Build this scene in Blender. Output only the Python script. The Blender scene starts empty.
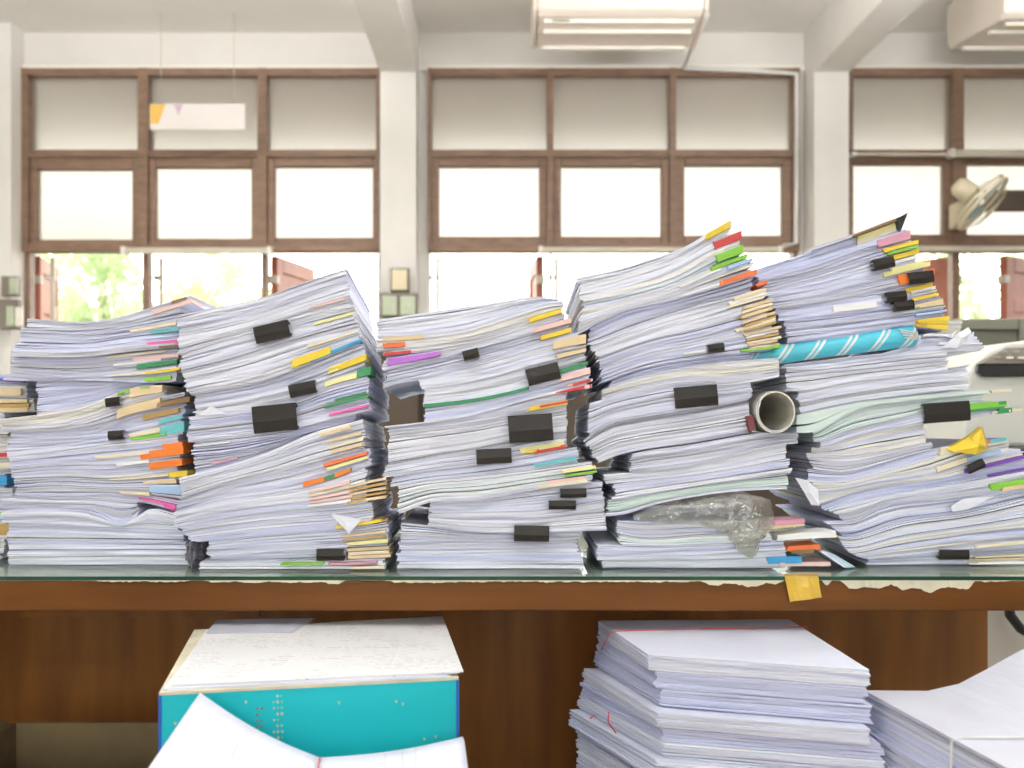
import bpy, bmesh, math, random
from mathutils import Vector, Matrix, noise
random.seed(7)
C = bpy.context.scene.collection
S = bpy.context.scene
PI = math.pi

# ------------------------------------------------------------------ camera
F, CX, CY, EYE = 970.0, 500.0, 400.0, 1.0      # focal length in pixels, vanishing point, eye height
cam = bpy.data.objects.new('camera', bpy.data.cameras.new('camera'))
C.objects.link(cam); S.camera = cam
cam.location = (0, 0, EYE); cam.rotation_euler = (PI / 2, 0, 0)
cam.data.sensor_width = 36; cam.data.lens = 36 * F / 1024
cam.data.shift_x = (512 - CX) / 1024; cam.data.shift_y = (CY - 384) / 1024
cam.data.clip_start = .05
cam.data.dof.use_dof = True; cam.data.dof.focus_distance = 1.30; cam.data.dof.aperture_fstop = 5.0

# ------------------------------------------------------------------ world, exposure, lights
S.view_settings.view_transform = 'Standard'; S.view_settings.look = 'None'
S.view_settings.gamma = 1; S.view_settings.exposure = 0.23; S.view_settings.use_curve_mapping = False
w = bpy.data.worlds.new('sky'); S.world = w; w.use_nodes = True
bg = w.node_tree.nodes['Background']; bg.inputs[0].default_value = (1.0, .985, .93, 1); bg.inputs[1].default_value = 5.0

def area(name, loc, rot, sx, sy, power, col):
    l = bpy.data.lights.new(name, 'AREA'); l.shape = 'RECTANGLE'; l.size = sx; l.size_y = sy
    l.energy = power; l.color = col
    o = bpy.data.objects.new(name, l); C.objects.link(o); o.location = loc; o.rotation_euler = rot
    return o
# area light added before the back wall, an unseen fill from behind
area('rear_fill_light', (.2, -3.9, 1.75), (-PI / 2, 0, PI), 4.6, 1.3, 8, (.88, .93, 1.0))
# hanging fluorescent lamps: x, y, power downwards, power upwards
LAMPS = [(-1.3, -2.8, 8, 8), (.2, -2.8, 8, 8), (1.7, -2.8, 8, 8), (-.9, .25, 3.4, 13), (.9, .25, 3.4, 13), (-1.0, 2.35, 1.0, 56), (1.4, 2.35, 1.0, 56)]  # last two are unseen, added to brighten ceiling and lintel by the windows

# ------------------------------------------------------------------ helpers
def P(x, y, Y):
    return Vector(((x - CX) / F * Y, Y, EYE + (CY - y) / F * Y))

def mat(name, col, rough=.6, var=.06, scale=8, bump=0, bscale=60, metal=0, stretch=(1, 1, 1), spec=.5, trans=0, coat=0):
    m = bpy.data.materials.new(name); m.use_nodes = True
    nt = m.node_tree; b = nt.nodes['Principled BSDF']
    b.inputs['Roughness'].default_value = rough; b.inputs['Metallic'].default_value = metal
    b.inputs['Specular IOR Level'].default_value = spec
    b.inputs['Coat Weight'].default_value = coat
    tc = nt.nodes.new('ShaderNodeTexCoord'); mp = nt.nodes.new('ShaderNodeMapping')
    mp.inputs['Scale'].default_value = stretch
    nt.links.new(tc.outputs['Object'], mp.inputs[0])
    nz = nt.nodes.new('ShaderNodeTexNoise'); nz.inputs['Scale'].default_value = scale; nz.inputs['Detail'].default_value = 4
    nt.links.new(mp.outputs[0], nz.inputs['Vector'])
    rp = nt.nodes.new('ShaderNodeValToRGB')
    rp.color_ramp.elements[0].position = .3; rp.color_ramp.elements[1].position = .7
    rp.color_ramp.elements[0].color = tuple(c * (1 - var) for c in col) + (1,)
    rp.color_ramp.elements[1].color = tuple(min(1, c * (1 + var)) for c in col) + (1,)
    nt.links.new(nz.outputs[0], rp.inputs[0]); nt.links.new(rp.outputs[0], b.inputs['Base Color'])
    if bump:
        n2 = nt.nodes.new('ShaderNodeTexNoise'); n2.inputs['Scale'].default_value = bscale; n2.inputs['Detail'].default_value = 3
        nt.links.new(mp.outputs[0], n2.inputs['Vector'])
        bp = nt.nodes.new('ShaderNodeBump'); bp.inputs['Strength'].default_value = bump; bp.inputs['Distance'].default_value = .002
        nt.links.new(n2.outputs[0], bp.inputs['Height']); nt.links.new(bp.outputs[0], b.inputs['Normal'])
    if trans:
        tr = nt.nodes.new('ShaderNodeBsdfTranslucent'); nt.links.new(rp.outputs[0], tr.inputs[0])
        mx = nt.nodes.new('ShaderNodeMixShader'); mx.inputs[0].default_value = trans
        nt.links.new(b.outputs[0], mx.inputs[1]); nt.links.new(tr.outputs[0], mx.inputs[2])
        nt.links.new(mx.outputs[0], nt.nodes['Material Output'].inputs['Surface'])
    return m

SHEETS = (.35, .35, 14)      # stretch: sheet edges run along a bundle, vary fast upwards
def paper(name, col, var=.05):
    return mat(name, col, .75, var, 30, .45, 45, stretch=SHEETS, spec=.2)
M = {
 'w1': paper('paper_white', (.78, .81, .95)), 'w2': paper('paper_bright', (.87, .88, .96)),
 'w3': paper('paper_bluish_shade', (.69, .72, .93)), 'w4': paper('paper_cream', (.85, .83, .76)),  # bluish sheets also carry the lavender shade lines in their colour
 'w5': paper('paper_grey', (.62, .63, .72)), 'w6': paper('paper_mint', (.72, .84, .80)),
 'tan': paper('paper_manila', (.62, .47, .26)), 'cream': paper('paper_ivory', (.84, .76, .55)),
}
TC = {'yellow': (.90, .66, .05), 'red': (.62, .06, .06), 'orange': (.98, .24, .03), 'dorange': (.85, .20, .06), 'pink': (.85, .16, .45), 'purple': (.55, .18, .70),
 'violet': (.20, .08, .45), 'green': (.05, .30, .12), 'lime': (.25, .60, .06), 'blue': (.06, .38, .75), 'teal': (.16, .58, .60), 'ltan': (.78, .62, .38),
 'dtan': (.55, .36, .12), 'ppink': (.88, .62, .58), 'lyellow': (.88, .84, .38), 'white': (.90, .90, .90), 'lblue': (.42, .60, .85), 'rose': (.72, .35, .45), 'brown': (.28, .17, .08), 'cream': (.86, .78, .58), 'mint': (.65, .82, .76)}
TM = {k: mat('card_' + k, v, .55, .06, 40, .2, 80, stretch=(.5, .5, 4)) for k, v in TC.items()}
CNAME = {'dorange': 'red-orange', 'ltan': 'light tan', 'dtan': 'brown', 'ppink': 'pale pink', 'lyellow': 'pale yellow', 'lblue': 'light blue'}
M.update({
 'wall': mat('painted_wall', (.82, .805, .77), .8, .04, 3, .1, 120),
 'ceil': mat('painted_ceiling', (.86, .85, .82), .85, .04, 2, .05, 60),
 'floor': mat('terrazzo_floor', (.50, .46, .40), .5, .1, 40),
 'frame': mat('brown_window_wood', (.25, .155, .105), .5, .2, 14, .15, 60, stretch=(1, 1, 3)),
 'shutter': mat('red_brown_shutter_wood', (.40, .13, .07), .5, .15, 10, .1, 50),
 'pole': mat('cream_metal_pole', (.62, .58, .48), .5, .05),
 'desk': mat('varnished_desk_wood', (.17, .060, .010), .42, .28, 5, .06, 70, stretch=(.5, 3, 5), coat=.05, spec=.25),
 'panel': mat('desk_panel_wood', (.34, .13, .02), .5, .28, 5, .05, 60, stretch=(4, 4, .5), coat=.1),
 'topsheet': mat('grey_backing_sheet', (.76, .77, .72), .5, .08, 7),
 'black': mat('black_clip_metal', (.028, .023, .019), .40, .1, 20, spec=.3),
 'blackpl': mat('black_plastic', (.02, .02, .02), .4, .1),
 'steel': mat('bright_steel_wire', (.6, .6, .6), .25, .05, metal=1),
 'carton': mat('brown_cardboard', (.30, .22, .11), .85, .08, 30, .2, 60),
 'teal_card': mat('turquoise_box_card', (.0, .56, .62), .5, .03, 12, .05, 60),
 'bluebox': mat('blue_box_edge', (.02, .13, .55), .5, .05),
 'residue': mat('torn_cream_paper', (.72, .66, .50), .8, .14, 30),
 'tape': mat('yellow_adhesive_tape', (.72, .47, .06), .35, .15, 30, .3, 70),
 'acw': mat('cream_appliance_plastic', (.80, .72, .64), .4, .02),
 'aclip': mat('pale_appliance_trim', (.92, .88, .82), .4, .02),
 'grey': mat('olive_grey_metal', (.22, .22, .17), .5, .06),
 'dgrey': mat('dark_grey_metal', (.05, .055, .06), .5, .06),
 'beige': mat('pale_beige_plastic', (.70, .70, .65), .45, .03),
 'keys': mat('grey_keys', (.35, .34, .32), .5, .05),
 'fan': mat('yellowed_fan_plastic', (.80, .72, .52), .4, .05),
 'swplate': mat('cream_switch_plate', (.80, .70, .50), .4, .05),
 'swgreen': mat('greenish_switch_plate', (.50, .56, .42), .4, .05),
 'swback': mat('grey_brown_switch_box', (.22, .19, .16), .6, .05),
 'wire': mat('white_cord', (.78, .78, .76), .7, .05),
 'redthread': mat('red_string', (.75, .10, .12), .7, .05),
 'roll': mat('roll_paper', (.72, .69, .60), .7, .04, 12),
 'maroon': mat('maroon_card', (.20, .05, .06), .6, .1),
 'ground': mat('outdoor_ground_earth', (.09, .085, .07), .9, .1, 3),
 'trunk': mat('tree_bark', (.30, .24, .17), .9, .2, 12),
 'leaf': mat('pale_green_leaves', (.52, .62, .38), .6, .12, 3, trans=.5),
 'leafy': mat('yellow_green_leaves', (.64, .66, .36), .6, .12, 3, trans=.5),
 'frost': mat('frosted_pane', (.60, .575, .53), .5, .02, 5, trans=.75),
 'signw': mat('white_sign_board', (.80, .76, .74), .5, .02), 'signo': mat('orange_sign_print', (.80, .50, .10), .5, .02),
 'signp': mat('mauve_sign_print', (.62, .45, .60), .5, .02),
 'sticker': mat('yellow_sticker', (.85, .65, .12), .5, .05),
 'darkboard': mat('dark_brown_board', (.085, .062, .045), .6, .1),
})

def striped():      # turquoise wrapping paper with pairs of slanting white stripes
    m = mat('turquoise_striped_wrapping', (.09, .60, .76), .35, .06, 30)
    nt = m.node_tree; b = nt.nodes['Principled BSDF']
    src = b.inputs['Base Color'].links[0].from_socket
    tc = nt.nodes.new('ShaderNodeTexCoord'); sp = nt.nodes.new('ShaderNodeSeparateXYZ'); nt.links.new(tc.outputs['Object'], sp.inputs[0])
    def mth(op, a, bb=None):
        n = nt.nodes.new('ShaderNodeMath'); n.operation = op
        for i, v in enumerate((a, bb)):
            if v is None: continue
            if isinstance(v, (int, float)): n.inputs[i].default_value = v
            else: nt.links.new(v, n.inputs[i])
        return n.outputs[0]
    k = mth('SUBTRACT', mth('MULTIPLY', sp.outputs[0], 22.5), mth('MULTIPLY', sp.outputs[2], 21.0))
    fr = mth('FRACT', mth('ADD', k, 40.0))
    a = mth('MULTIPLY', mth('GREATER_THAN', fr, .10), mth('LESS_THAN', fr, .20))
    c = mth('MULTIPLY', mth('GREATER_THAN', fr, .28), mth('LESS_THAN', fr, .38))
    mx = nt.nodes.new('ShaderNodeMixRGB'); nt.links.new(mth('ADD', a, c), mx.inputs[0]); nt.links.new(src, mx.inputs[1])
    mx.inputs[2].default_value = (.82, .84, .84, 1); nt.links.new(mx.outputs[0], b.inputs['Base Color'])
    return m
M['wrap'] = striped()

def frosted():     # rough glass: scatters what lies straight behind it
    m = bpy.data.materials.new('frosted_pane'); m.use_nodes = True; nt = m.node_tree; p = nt.nodes['Principled BSDF']
    p.inputs['Base Color'].default_value = (.64, .625, .58, 1); p.inputs['Transmission Weight'].default_value = 1
    p.inputs['Roughness'].default_value = .42; p.inputs['IOR'].default_value = 1.3
    tc = nt.nodes.new('ShaderNodeTexCoord'); nz = nt.nodes.new('ShaderNodeTexNoise'); nz.inputs['Scale'].default_value = 5; nt.links.new(tc.outputs['Object'], nz.inputs['Vector'])
    rp = nt.nodes.new('ShaderNodeValToRGB'); rp.color_ramp.elements[0].color = (.52, .475, .445, 1); rp.color_ramp.elements[1].color = (.58, .53, .50, 1); nt.links.new(nz.outputs[0], rp.inputs[0])
    t = nt.nodes.new('ShaderNodeBsdfTranslucent'); d = nt.nodes.new('ShaderNodeBsdfDiffuse'); nt.links.new(rp.outputs[0], t.inputs[0]); nt.links.new(rp.outputs[0], d.inputs[0])
    a = nt.nodes.new('ShaderNodeMixShader'); a.inputs[0].default_value = .5; nt.links.new(t.outputs[0], a.inputs[1]); nt.links.new(d.outputs[0], a.inputs[2])
    b = nt.nodes.new('ShaderNodeMixShader'); b.inputs[0].default_value = .55; nt.links.new(a.outputs[0], b.inputs[1]); nt.links.new(p.outputs[0], b.inputs[2])
    nt.links.new(b.outputs[0], nt.nodes['Material Output'].inputs['Surface']); return m
M['frost'] = frosted()
def printed():      # white sheet with faint rows of illegible print
    m = mat('printed_list_sheet', (.84, .84, .85), .7, .03, 6)
    nt = m.node_tree; b = nt.nodes['Principled BSDF']; src = b.inputs['Base Color'].links[0].from_socket
    tc = nt.nodes.new('ShaderNodeTexCoord'); br = nt.nodes.new('ShaderNodeTexBrick')
    br.inputs['Scale'].default_value = 1; br.inputs['Brick Width'].default_value = .045; br.inputs['Row Height'].default_value = .008
    br.inputs['Mortar Size'].default_value = .0028; br.inputs['Color1'].default_value = (1, 1, 1, 1); br.inputs['Color2'].default_value = (.2, .2, .2, 1); br.inputs['Mortar'].default_value = (0, 0, 0, 1)
    nt.links.new(tc.outputs['Object'], br.inputs['Vector'])
    nz = nt.nodes.new('ShaderNodeTexNoise'); nz.inputs['Scale'].default_value = 260; nt.links.new(tc.outputs['Object'], nz.inputs['Vector'])
    n3 = nt.nodes.new('ShaderNodeTexNoise'); n3.inputs['Scale'].default_value = 16; nt.links.new(tc.outputs['Object'], n3.inputs['Vector'])
    def mth(op, a, bb):
        n = nt.nodes.new('ShaderNodeMath'); n.operation = op
        for i, v in enumerate((a, bb)):
            if isinstance(v, (int, float)): n.inputs[i].default_value = v
            else: nt.links.new(v, n.inputs[i])
        return n.outputs[0]
    f = mth('MULTIPLY', mth('MULTIPLY', br.outputs[0], mth('GREATER_THAN', nz.outputs[0], .47)), mth('MULTIPLY', mth('GREATER_THAN', n3.outputs[0], .47), .5))
    mx = nt.nodes.new('ShaderNodeMixRGB'); nt.links.new(f, mx.inputs[0]); nt.links.new(src, mx.inputs[1]); mx.inputs[2].default_value = (.30, .30, .33, 1)
    nt.links.new(mx.outputs[0], b.inputs['Base Color'])
    return m
M['print'] = printed()

def glassmat(name, tint, fac=.12, rough=.03):
    m = bpy.data.materials.new(name); m.use_nodes = True; nt = m.node_tree
    nt.nodes.remove(nt.nodes['Principled BSDF'])
    t = nt.nodes.new('ShaderNodeBsdfTransparent'); t.inputs[0].default_value = tint + (1,)
    g = nt.nodes.new('ShaderNodeBsdfGlossy'); g.inputs['Roughness'].default_value = rough
    fr = nt.nodes.new('ShaderNodeFresnel'); ge = nt.nodes.new('ShaderNodeNewGeometry'); mr = nt.nodes.new('ShaderNodeMapRange')
    mr.inputs['To Min'].default_value = 1.45; mr.inputs['To Max'].default_value = 1 / 1.45      # same reflectance entering and leaving
    nt.links.new(ge.outputs['Backfacing'], mr.inputs[0]); nt.links.new(mr.outputs[0], fr.inputs[0])
    mx = nt.nodes.new('ShaderNodeMixShader'); nt.links.new(fr.outputs[0], mx.inputs[0])
    nt.links.new(t.outputs[0], mx.inputs[1]); nt.links.new(g.outputs[0], mx.inputs[2])
    nt.links.new(mx.outputs[0], nt.nodes['Material Output'].inputs['Surface'])
    return m
M['glass'] = glassmat('clear_glass', (.93, .97, .94))
M['glassedge'] = mat('green_glass_edge', (.005, .075, .035), .12, .5, 6, stretch=(1, 1, 1), spec=.7)

def bagmat():
    m = bpy.data.materials.new('clouded_plastic_film'); m.use_nodes = True; nt = m.node_tree; nt.nodes.remove(nt.nodes['Principled BSDF'])
    N = nt.nodes.new; L = nt.links.new; tc = N('ShaderNodeTexCoord')
    nz = N('ShaderNodeTexNoise'); nz.inputs['Scale'].default_value = 55; nz.inputs['Detail'].default_value = 2; nz.inputs['Distortion'].default_value = 1.5; L(tc.outputs['Object'], nz.inputs['Vector'])
    bp = N('ShaderNodeBump'); bp.inputs['Strength'].default_value = 1; bp.inputs['Distance'].default_value = .006; L(nz.outputs[0], bp.inputs['Height'])
    t = N('ShaderNodeBsdfTransparent'); t.inputs[0].default_value = (.93, .93, .88, 1)
    d = N('ShaderNodeBsdfTranslucent'); d.inputs[0].default_value = (.85, .84, .74, 1); L(bp.outputs[0], d.inputs['Normal'])
    g = N('ShaderNodeBsdfGlossy'); g.inputs['Roughness'].default_value = .12; L(bp.outputs[0], g.inputs['Normal'])
    a = N('ShaderNodeMixShader'); a.inputs[0].default_value = .30; L(t.outputs[0], a.inputs[1]); L(d.outputs[0], a.inputs[2])
    c = N('ShaderNodeMixShader'); c.inputs[0].default_value = .22; L(a.outputs[0], c.inputs[1]); L(g.outputs[0], c.inputs[2])
    L(c.outputs[0], nt.nodes['Material Output'].inputs['Surface']); return m
M['bag'] = bagmat()
M['cage'] = mat('fan_wire', (.70, .62, .45), .4, .05)
M['blade'] = mat('pale_blue_fan_blade', (.45, .62, .66), .3, .05)
M['lampon'] = bpy.data.materials.new('lit_tube'); M['lampon'].use_nodes = True
_b = M['lampon'].node_tree.nodes['Principled BSDF']; _b.inputs['Emission Color'].default_value = (1, .97, .9, 1); _b.inputs['Emission Strength'].default_value = 3

def tag(o, label, cat, group=None, kind=None):
    if label: o['label'] = label
    if cat: o['category'] = cat
    if group: o['group'] = group
    if kind: o['kind'] = kind
    return o
def link(name, bm, mats, parent=None, smooth=False, bevel=0):
    me = bpy.data.meshes.new(name); bm.normal_update(); bm.to_mesh(me); bm.free()
    for m in (mats if isinstance(mats, (list, tuple)) else [mats]): me.materials.append(m)
    if smooth:
        for p in me.polygons: p.use_smooth = True
    o = bpy.data.objects.new(name, me); C.objects.link(o)
    if parent: o.parent = parent
    if bevel:
        b = o.modifiers.new('b', 'BEVEL'); b.width = bevel; b.segments = 2; b.limit_method = 'ANGLE'
    return o
def empty(name, loc, label, cat, group=None, rot=(0, 0, 0)):
    o = bpy.data.objects.new(name, None); o.empty_display_size = .05; C.objects.link(o)
    o.location = loc; o.rotation_euler = rot
    return tag(o, label, cat, group)
def box(bm, lo, hi, mi=0, mtx=None):
    x0, y0, z0 = lo; x1, y1, z1 = hi
    v = [bm.verts.new(p) for p in ((x0,y0,z0),(x1,y0,z0),(x1,y1,z0),(x0,y1,z0),(x0,y0,z1),(x1,y0,z1),(x1,y1,z1),(x0,y1,z1))]
    if mtx is not None:
        for q in v: q.co = mtx @ q.co
    fs = []
    for f in ((0,3,2,1),(4,5,6,7),(0,1,5,4),(1,2,6,5),(2,3,7,6),(3,0,4,7)):
        g = bm.faces.new([v[i] for i in f]); g.material_index = mi; fs.append(g)
    return fs
def boxo(name, lo, hi, m, parent=None, bevel=0):
    bm = bmesh.new(); box(bm, lo, hi); return link(name, bm, m, parent, bevel=bevel)
def struct(name, lo, hi, m):
    o = boxo(name, lo, hi, m); o['kind'] = 'structure'; return o
def tube(bm, pts, r, n=8, mi=0, cap=True):
    pts = [Vector(p) for p in pts]; rings = []; up = None
    for i, p in enumerate(pts):
        d = (pts[min(i + 1, len(pts) - 1)] - pts[max(i - 1, 0)]).normalized()
        if up is None: up = d.orthogonal().normalized()
        up = (up - d * up.dot(d)).normalized(); s = d.cross(up)
        rr = r[i] if isinstance(r, (list, tuple)) else r
        rings.append([bm.verts.new(p + (up * math.cos(2*PI*k/n) + s * math.sin(2*PI*k/n)) * rr) for k in range(n)])
    for a, b in zip(rings, rings[1:]):
        for k in range(n):
            f = bm.faces.new((a[k], a[(k+1) % n], b[(k+1) % n], b[k])); f.material_index = mi; f.smooth = True
    if cap:
        bm.faces.new(list(reversed(rings[0]))).material_index = mi; bm.faces.new(rings[-1]).material_index = mi

# ------------------------------------------------------------------ room shell
YW = 4.37                                   # the window wall
def Xw(x, Y=YW): return (x - CX) / F * Y
def Zw(y, Y=YW): return EYE + (CY - y) / F * Y
CEIL = Zw(33); XL, XR, YB = -2.75, 3.9, -4.0
struct('floor', (XL, YB, -.1), (XR, YW + .15, 0), M['floor'])
struct('ceiling', (XL, YB, CEIL), (XR, YW + .15, CEIL + .1), M['ceil'])
struct('wall_left', (XL - .1, YB, 0), (XL, YW, CEIL), M['wall'])
struct('wall_right', (XR, YB, 0), (XR + .1, YW, CEIL), M['wall'])
TOPZ = Zw(70); SILL = 1.2
def wallmesh(name, rects, y0, y1):
    bm = bmesh.new()
    for (x0, x1, z0, z1) in rects: box(bm, (x0, y0, z0), (x1, y1, z1))
    o = link(name, bm, M['wall']); o['kind'] = 'structure'
wallmesh('wall_front', [(XL, XR, TOPZ, CEIL), (XL, XR, 0, SILL), (XL, Xw(22), SILL, TOPZ), (Xw(378), Xw(428), SILL, TOPZ),
                        (Xw(798), Xw(848), SILL, TOPZ), (Xw(1200), XR, SILL, TOPZ)], YW, YW + .15)
wallmesh('wall_back', [(XL, XR, 2.45, CEIL), (XL, XR, 0, 1.05), (XL, -.6, 1.05, 2.45), (1.0, XR, 1.05, 2.45)], YB - .1, YB)
struct('wall_lower_boards', (XL, YW - .03, .12), (XR, YW - .001, SILL), M['darkboard'])  # dark brown boards added below the sill, behind the gaps between stacks
struct('window_board', (XL, YW - .05, SILL), (XR, YW + .1, SILL + .02), M['frame'])
# fine moulding under the lintel
struct('trim_1', (XL, YW - .018, Zw(72)), (XR, YW + .0, Zw(66)), M['aclip'])
# columns and ceiling beams
YC = 4.22
BZ = Zw(72, YC)
for i, (a, b) in enumerate(((380, 416), (814, 849))):
    x0, x1 = Xw(a, YC), Xw(b, YC)
    struct('wall_column' if i == 0 else 'wall_column.001', (x0, YC, 0), (x1, YW, CEIL), M['wall'])
    struct('column_shade_casing' if i == 0 else 'column_shade_casing.001', (x0 - .012, YC - .02, .12), (x1 + .012, YW - .031, SILL + .02), M['darkboard'])  # dark casing added round the column foot in place of shade
    struct('ceiling_beam' if i == 0 else 'ceiling_beam.001', (x0, YB, BZ), (x1, YC, CEIL), M['wall'])
struct('wall_corner', (XL, 4.25, 0), (Xw(11, 4.25), YW, CEIL), M['wall'])

# ------------------------------------------------------------------ windows
def window(n, mull, upper, lower, ytop=70, wing=True):
    """mull: vertical member spans (px); upper/lower: pane rectangles (px) of the two rows"""
    bm = bmesh.new(); x0, x1 = mull[0][0], mull[-1][1]
    yb = 250
    def fr(a, b, c, d, y0, y1): box(bm, (Xw(a), y0, Zw(d)), (Xw(b), y1, Zw(c)))
    for a, b in mull: fr(a, b, ytop, yb, YW - .03, YW + .06)
    for c, d in ((ytop, 77), (151, 158), (244, 252)): fr(x0, x1, c, d, YW - .025, YW + .055)
    # posts run on down to the sill
    for a, b in mull: box(bm, (Xw(a) + .012, YW, SILL), (Xw(b) - .006, YW + .05, Zw(252)))
    f = link('window_%d' % n, bm, M['frame']); f['kind'] = 'structure'
    for (a, b, c, d) in upper:
        boxo('pane', (Xw(a) - .01, YW + .02, Zw(d) - .01), (Xw(b) + .01, YW + .026, Zw(c) + .01), M['frost'], f)
    for (a, b, c, d), (m0, m1) in zip(lower, [(mull[i][1], mull[i + 1][0]) for i in range(len(mull) - 1)]):
        bm = bmesh.new()
        def s(a_, b_, c_, d_): box(bm, (Xw(a_), YW - .012, Zw(d_)), (Xw(b_), YW + .035, Zw(c_)))
        s(m0, a, 158, 245); s(b, m1, 158, 245); s(a, b, 158, c); s(a, b, d, 245)
        sash = link('window_sash', bm, M['frame'], f, bevel=.004)
        boxo('pane', (Xw(a) - .005, YW + .008, Zw(d) - .005), (Xw(b) + .005, YW + .014, Zw(c) + .005), M['frost'], sash)
    return f
W1 = window(1, [(22, 31), (140, 150), (259, 268), (377, 380)], [(31, 140, 78, 153), (150, 259, 78, 153), (268, 378, 77, 152)],
       [(38, 133, 170, 240), (156, 252, 168, 239), (275, 373, 167, 238)])
W2 = window(2, [(428, 432), (547, 553), (669, 675), (791, 798)], [(432, 547, 75, 150), (553, 669, 75, 150), (675, 791, 75, 150)],
       [(439, 539, 167, 237), (561, 661, 167, 237), (684, 782, 166, 236)])
W3 = window(3, [(848, 851), (950, 961), (1066, 1074), (1186, 1200)], [(851, 950, 75, 149), (961, 1066, 75, 149), (1074, 1186, 75, 149)],
       [(852, 943, 165, 235), (966, 1060, 165, 235), (1080, 1180, 165, 235)])
# roof overhang outside, shading the upper panes
struct('roof_eave', (XL - .3, YW + .16, TOPZ + .06), (XR + .3, YW + 1.6, TOPZ + .12), M['wall'])

def shutter(x_h, Y_h, x_f, Y_f, label, ytop=256, zb=SILL + .01):
    a = Vector((Xw(x_h, Y_h), Y_h, 0)); b = Vector((Xw(x_f, Y_f), Y_f, 0))
    d = b - a; L = d.length; H = Zw(ytop, Y_h) - zb
    r = empty('window_shutter', (a.x, a.y, zb), label, 'shutter', None, (0, 0, math.atan2(d.y, d.x)))
    bm = bmesh.new(); t = .016; q = .07
    for lo, hi in (((0, -t, 0), (q, t, H)), ((L - q, -t, 0), (L, t, H)), ((q, -t, 0), (L - q, t, q)), ((q, -t, H - q), (L - q, t, H)), ((q, -t, H * .5 - .03), (L - q, t, H * .5 + .03))): box(bm, lo, hi)
    link('shutter_frame', bm, M['shutter'], r, bevel=.003)
    bm = bmesh.new(); box(bm, (q, -.006, q), (L - q, .006, H * .5 - .03)); box(bm, (q, -.006, H * .5 + .03), (L - q, .006, H - q))
    link('shutter_panel', bm, M['shutter'], r)
    for q0 in (.12, .72):
        bm = bmesh.new(); box(bm, (-.012, -.02, H * q0), (.02, .02, H * (q0 + .08))); link('hinge', bm, M['pole'], r)
shutter(37, 4.46, 56, 4.92, 'red-brown wooden shutter open beside the switches at the far left')
shutter(274, 4.46, 312, 4.92, 'red-brown wooden shutter open behind the second paper stack, left of the column')
shutter(540, 4.46, 532, 4.92, 'pale washed-out wooden shutter seen edge-on in the middle window')
shutter(957, 4.46, 912, 4.66, 'dark red-brown shutter beside the mullion below the wall fan')
shutter(1003, 4.46, 1050, 4.70, 'red-brown shutter at the right edge, beyond the grey cabinet top')
# stay bars of the casements
def staybar(x, label):
    r = empty('casement_bar', (Xw(x), YW + .06, SILL), label, 'window bar', 'vertical casement bars below the windows')
    bm = bmesh.new(); box(bm, (-.008, 0, .0), (.008, .016, Zw(256) - SILL)); link('bar', bm, M['pole'], r)
    bm = bmesh.new(); z = Zw(278) - SILL; box(bm, (-.035, .002, z), (-.008, .014, z + .02)); link('latch', bm, M['steel'], r)
for x, l in ((46, 'thin casement bar next to the far left shutter'), (156, 'thin casement bar right of the first mullion of the left window'), (437, 'thin casement bar just right of the pale column'), (557, 'thin casement bar beside the mullion of the middle window')):
    staybar(x, l)

# ------------------------------------------------------------------ outside
o = boxo('outdoor_ground', (-14, YW + .16, -.4), (16, 30, -.3), M['ground']); o['kind'] = 'structure'
def tree(x, Y, ztop, r, n, label, m):
    px = Xw(x, Y)
    t = empty('garden_tree', (px, Y, -.3), label, 'tree')
    bm = bmesh.new(); tube(bm, [(0, 0, 0), (.05, 0, .8), (-.03, .05, ztop + .3 - r)], [.09, .07, .05]); link('trunk', bm, M['trunk'], t)
    bm = bmesh.new(); blobs = [(Vector((random.uniform(-1, 1) * r * .7, random.uniform(-.6, .6) * r, ztop + .3 - r * random.uniform(.3, 1.9))), r * random.uniform(.25, .5)) for _ in range(16)]
    for i in range(n):
        c, br = random.choice(blobs)
        v = Vector((random.gauss(0, 1), random.gauss(0, 1), random.gauss(0, 1))).normalized() * br * random.uniform(.5, 1)
        p = c + v; a = Vector((random.gauss(0, 1), random.gauss(0, 1), random.gauss(0, 1))).normalized(); b = a.orthogonal().normalized()
        s = random.uniform(.025, .05)
        bm.faces.new([bm.verts.new(p - a * s), bm.verts.new(p + b * s * .5), bm.verts.new(p + a * s), bm.verts.new(p - b * s * .5)])
    link('foliage', bm, m, t)
tree(105, 7.5, 2.35, .55, 2600, 'pale green tree seen through the opening left of the first mullion', M['leaf'])
tree(215, 8.6, 2.4, .75, 3200, 'yellow-green tree between the first mullion and the second shutter', M['leafy'])
tree(350, 9.0, 2.2, .5, 900, 'sparse pale tree glimpsed left of the pale column', M['leafy'])
tree(985, 7.6, 2.4, .7, 3200, 'light green tree framed by the two shutters at the right', M['leaf'])
tree(600, 10.5, 2.3, .7, 1000, 'faint washed-out tree behind the middle window opening', M['leafy'])

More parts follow.
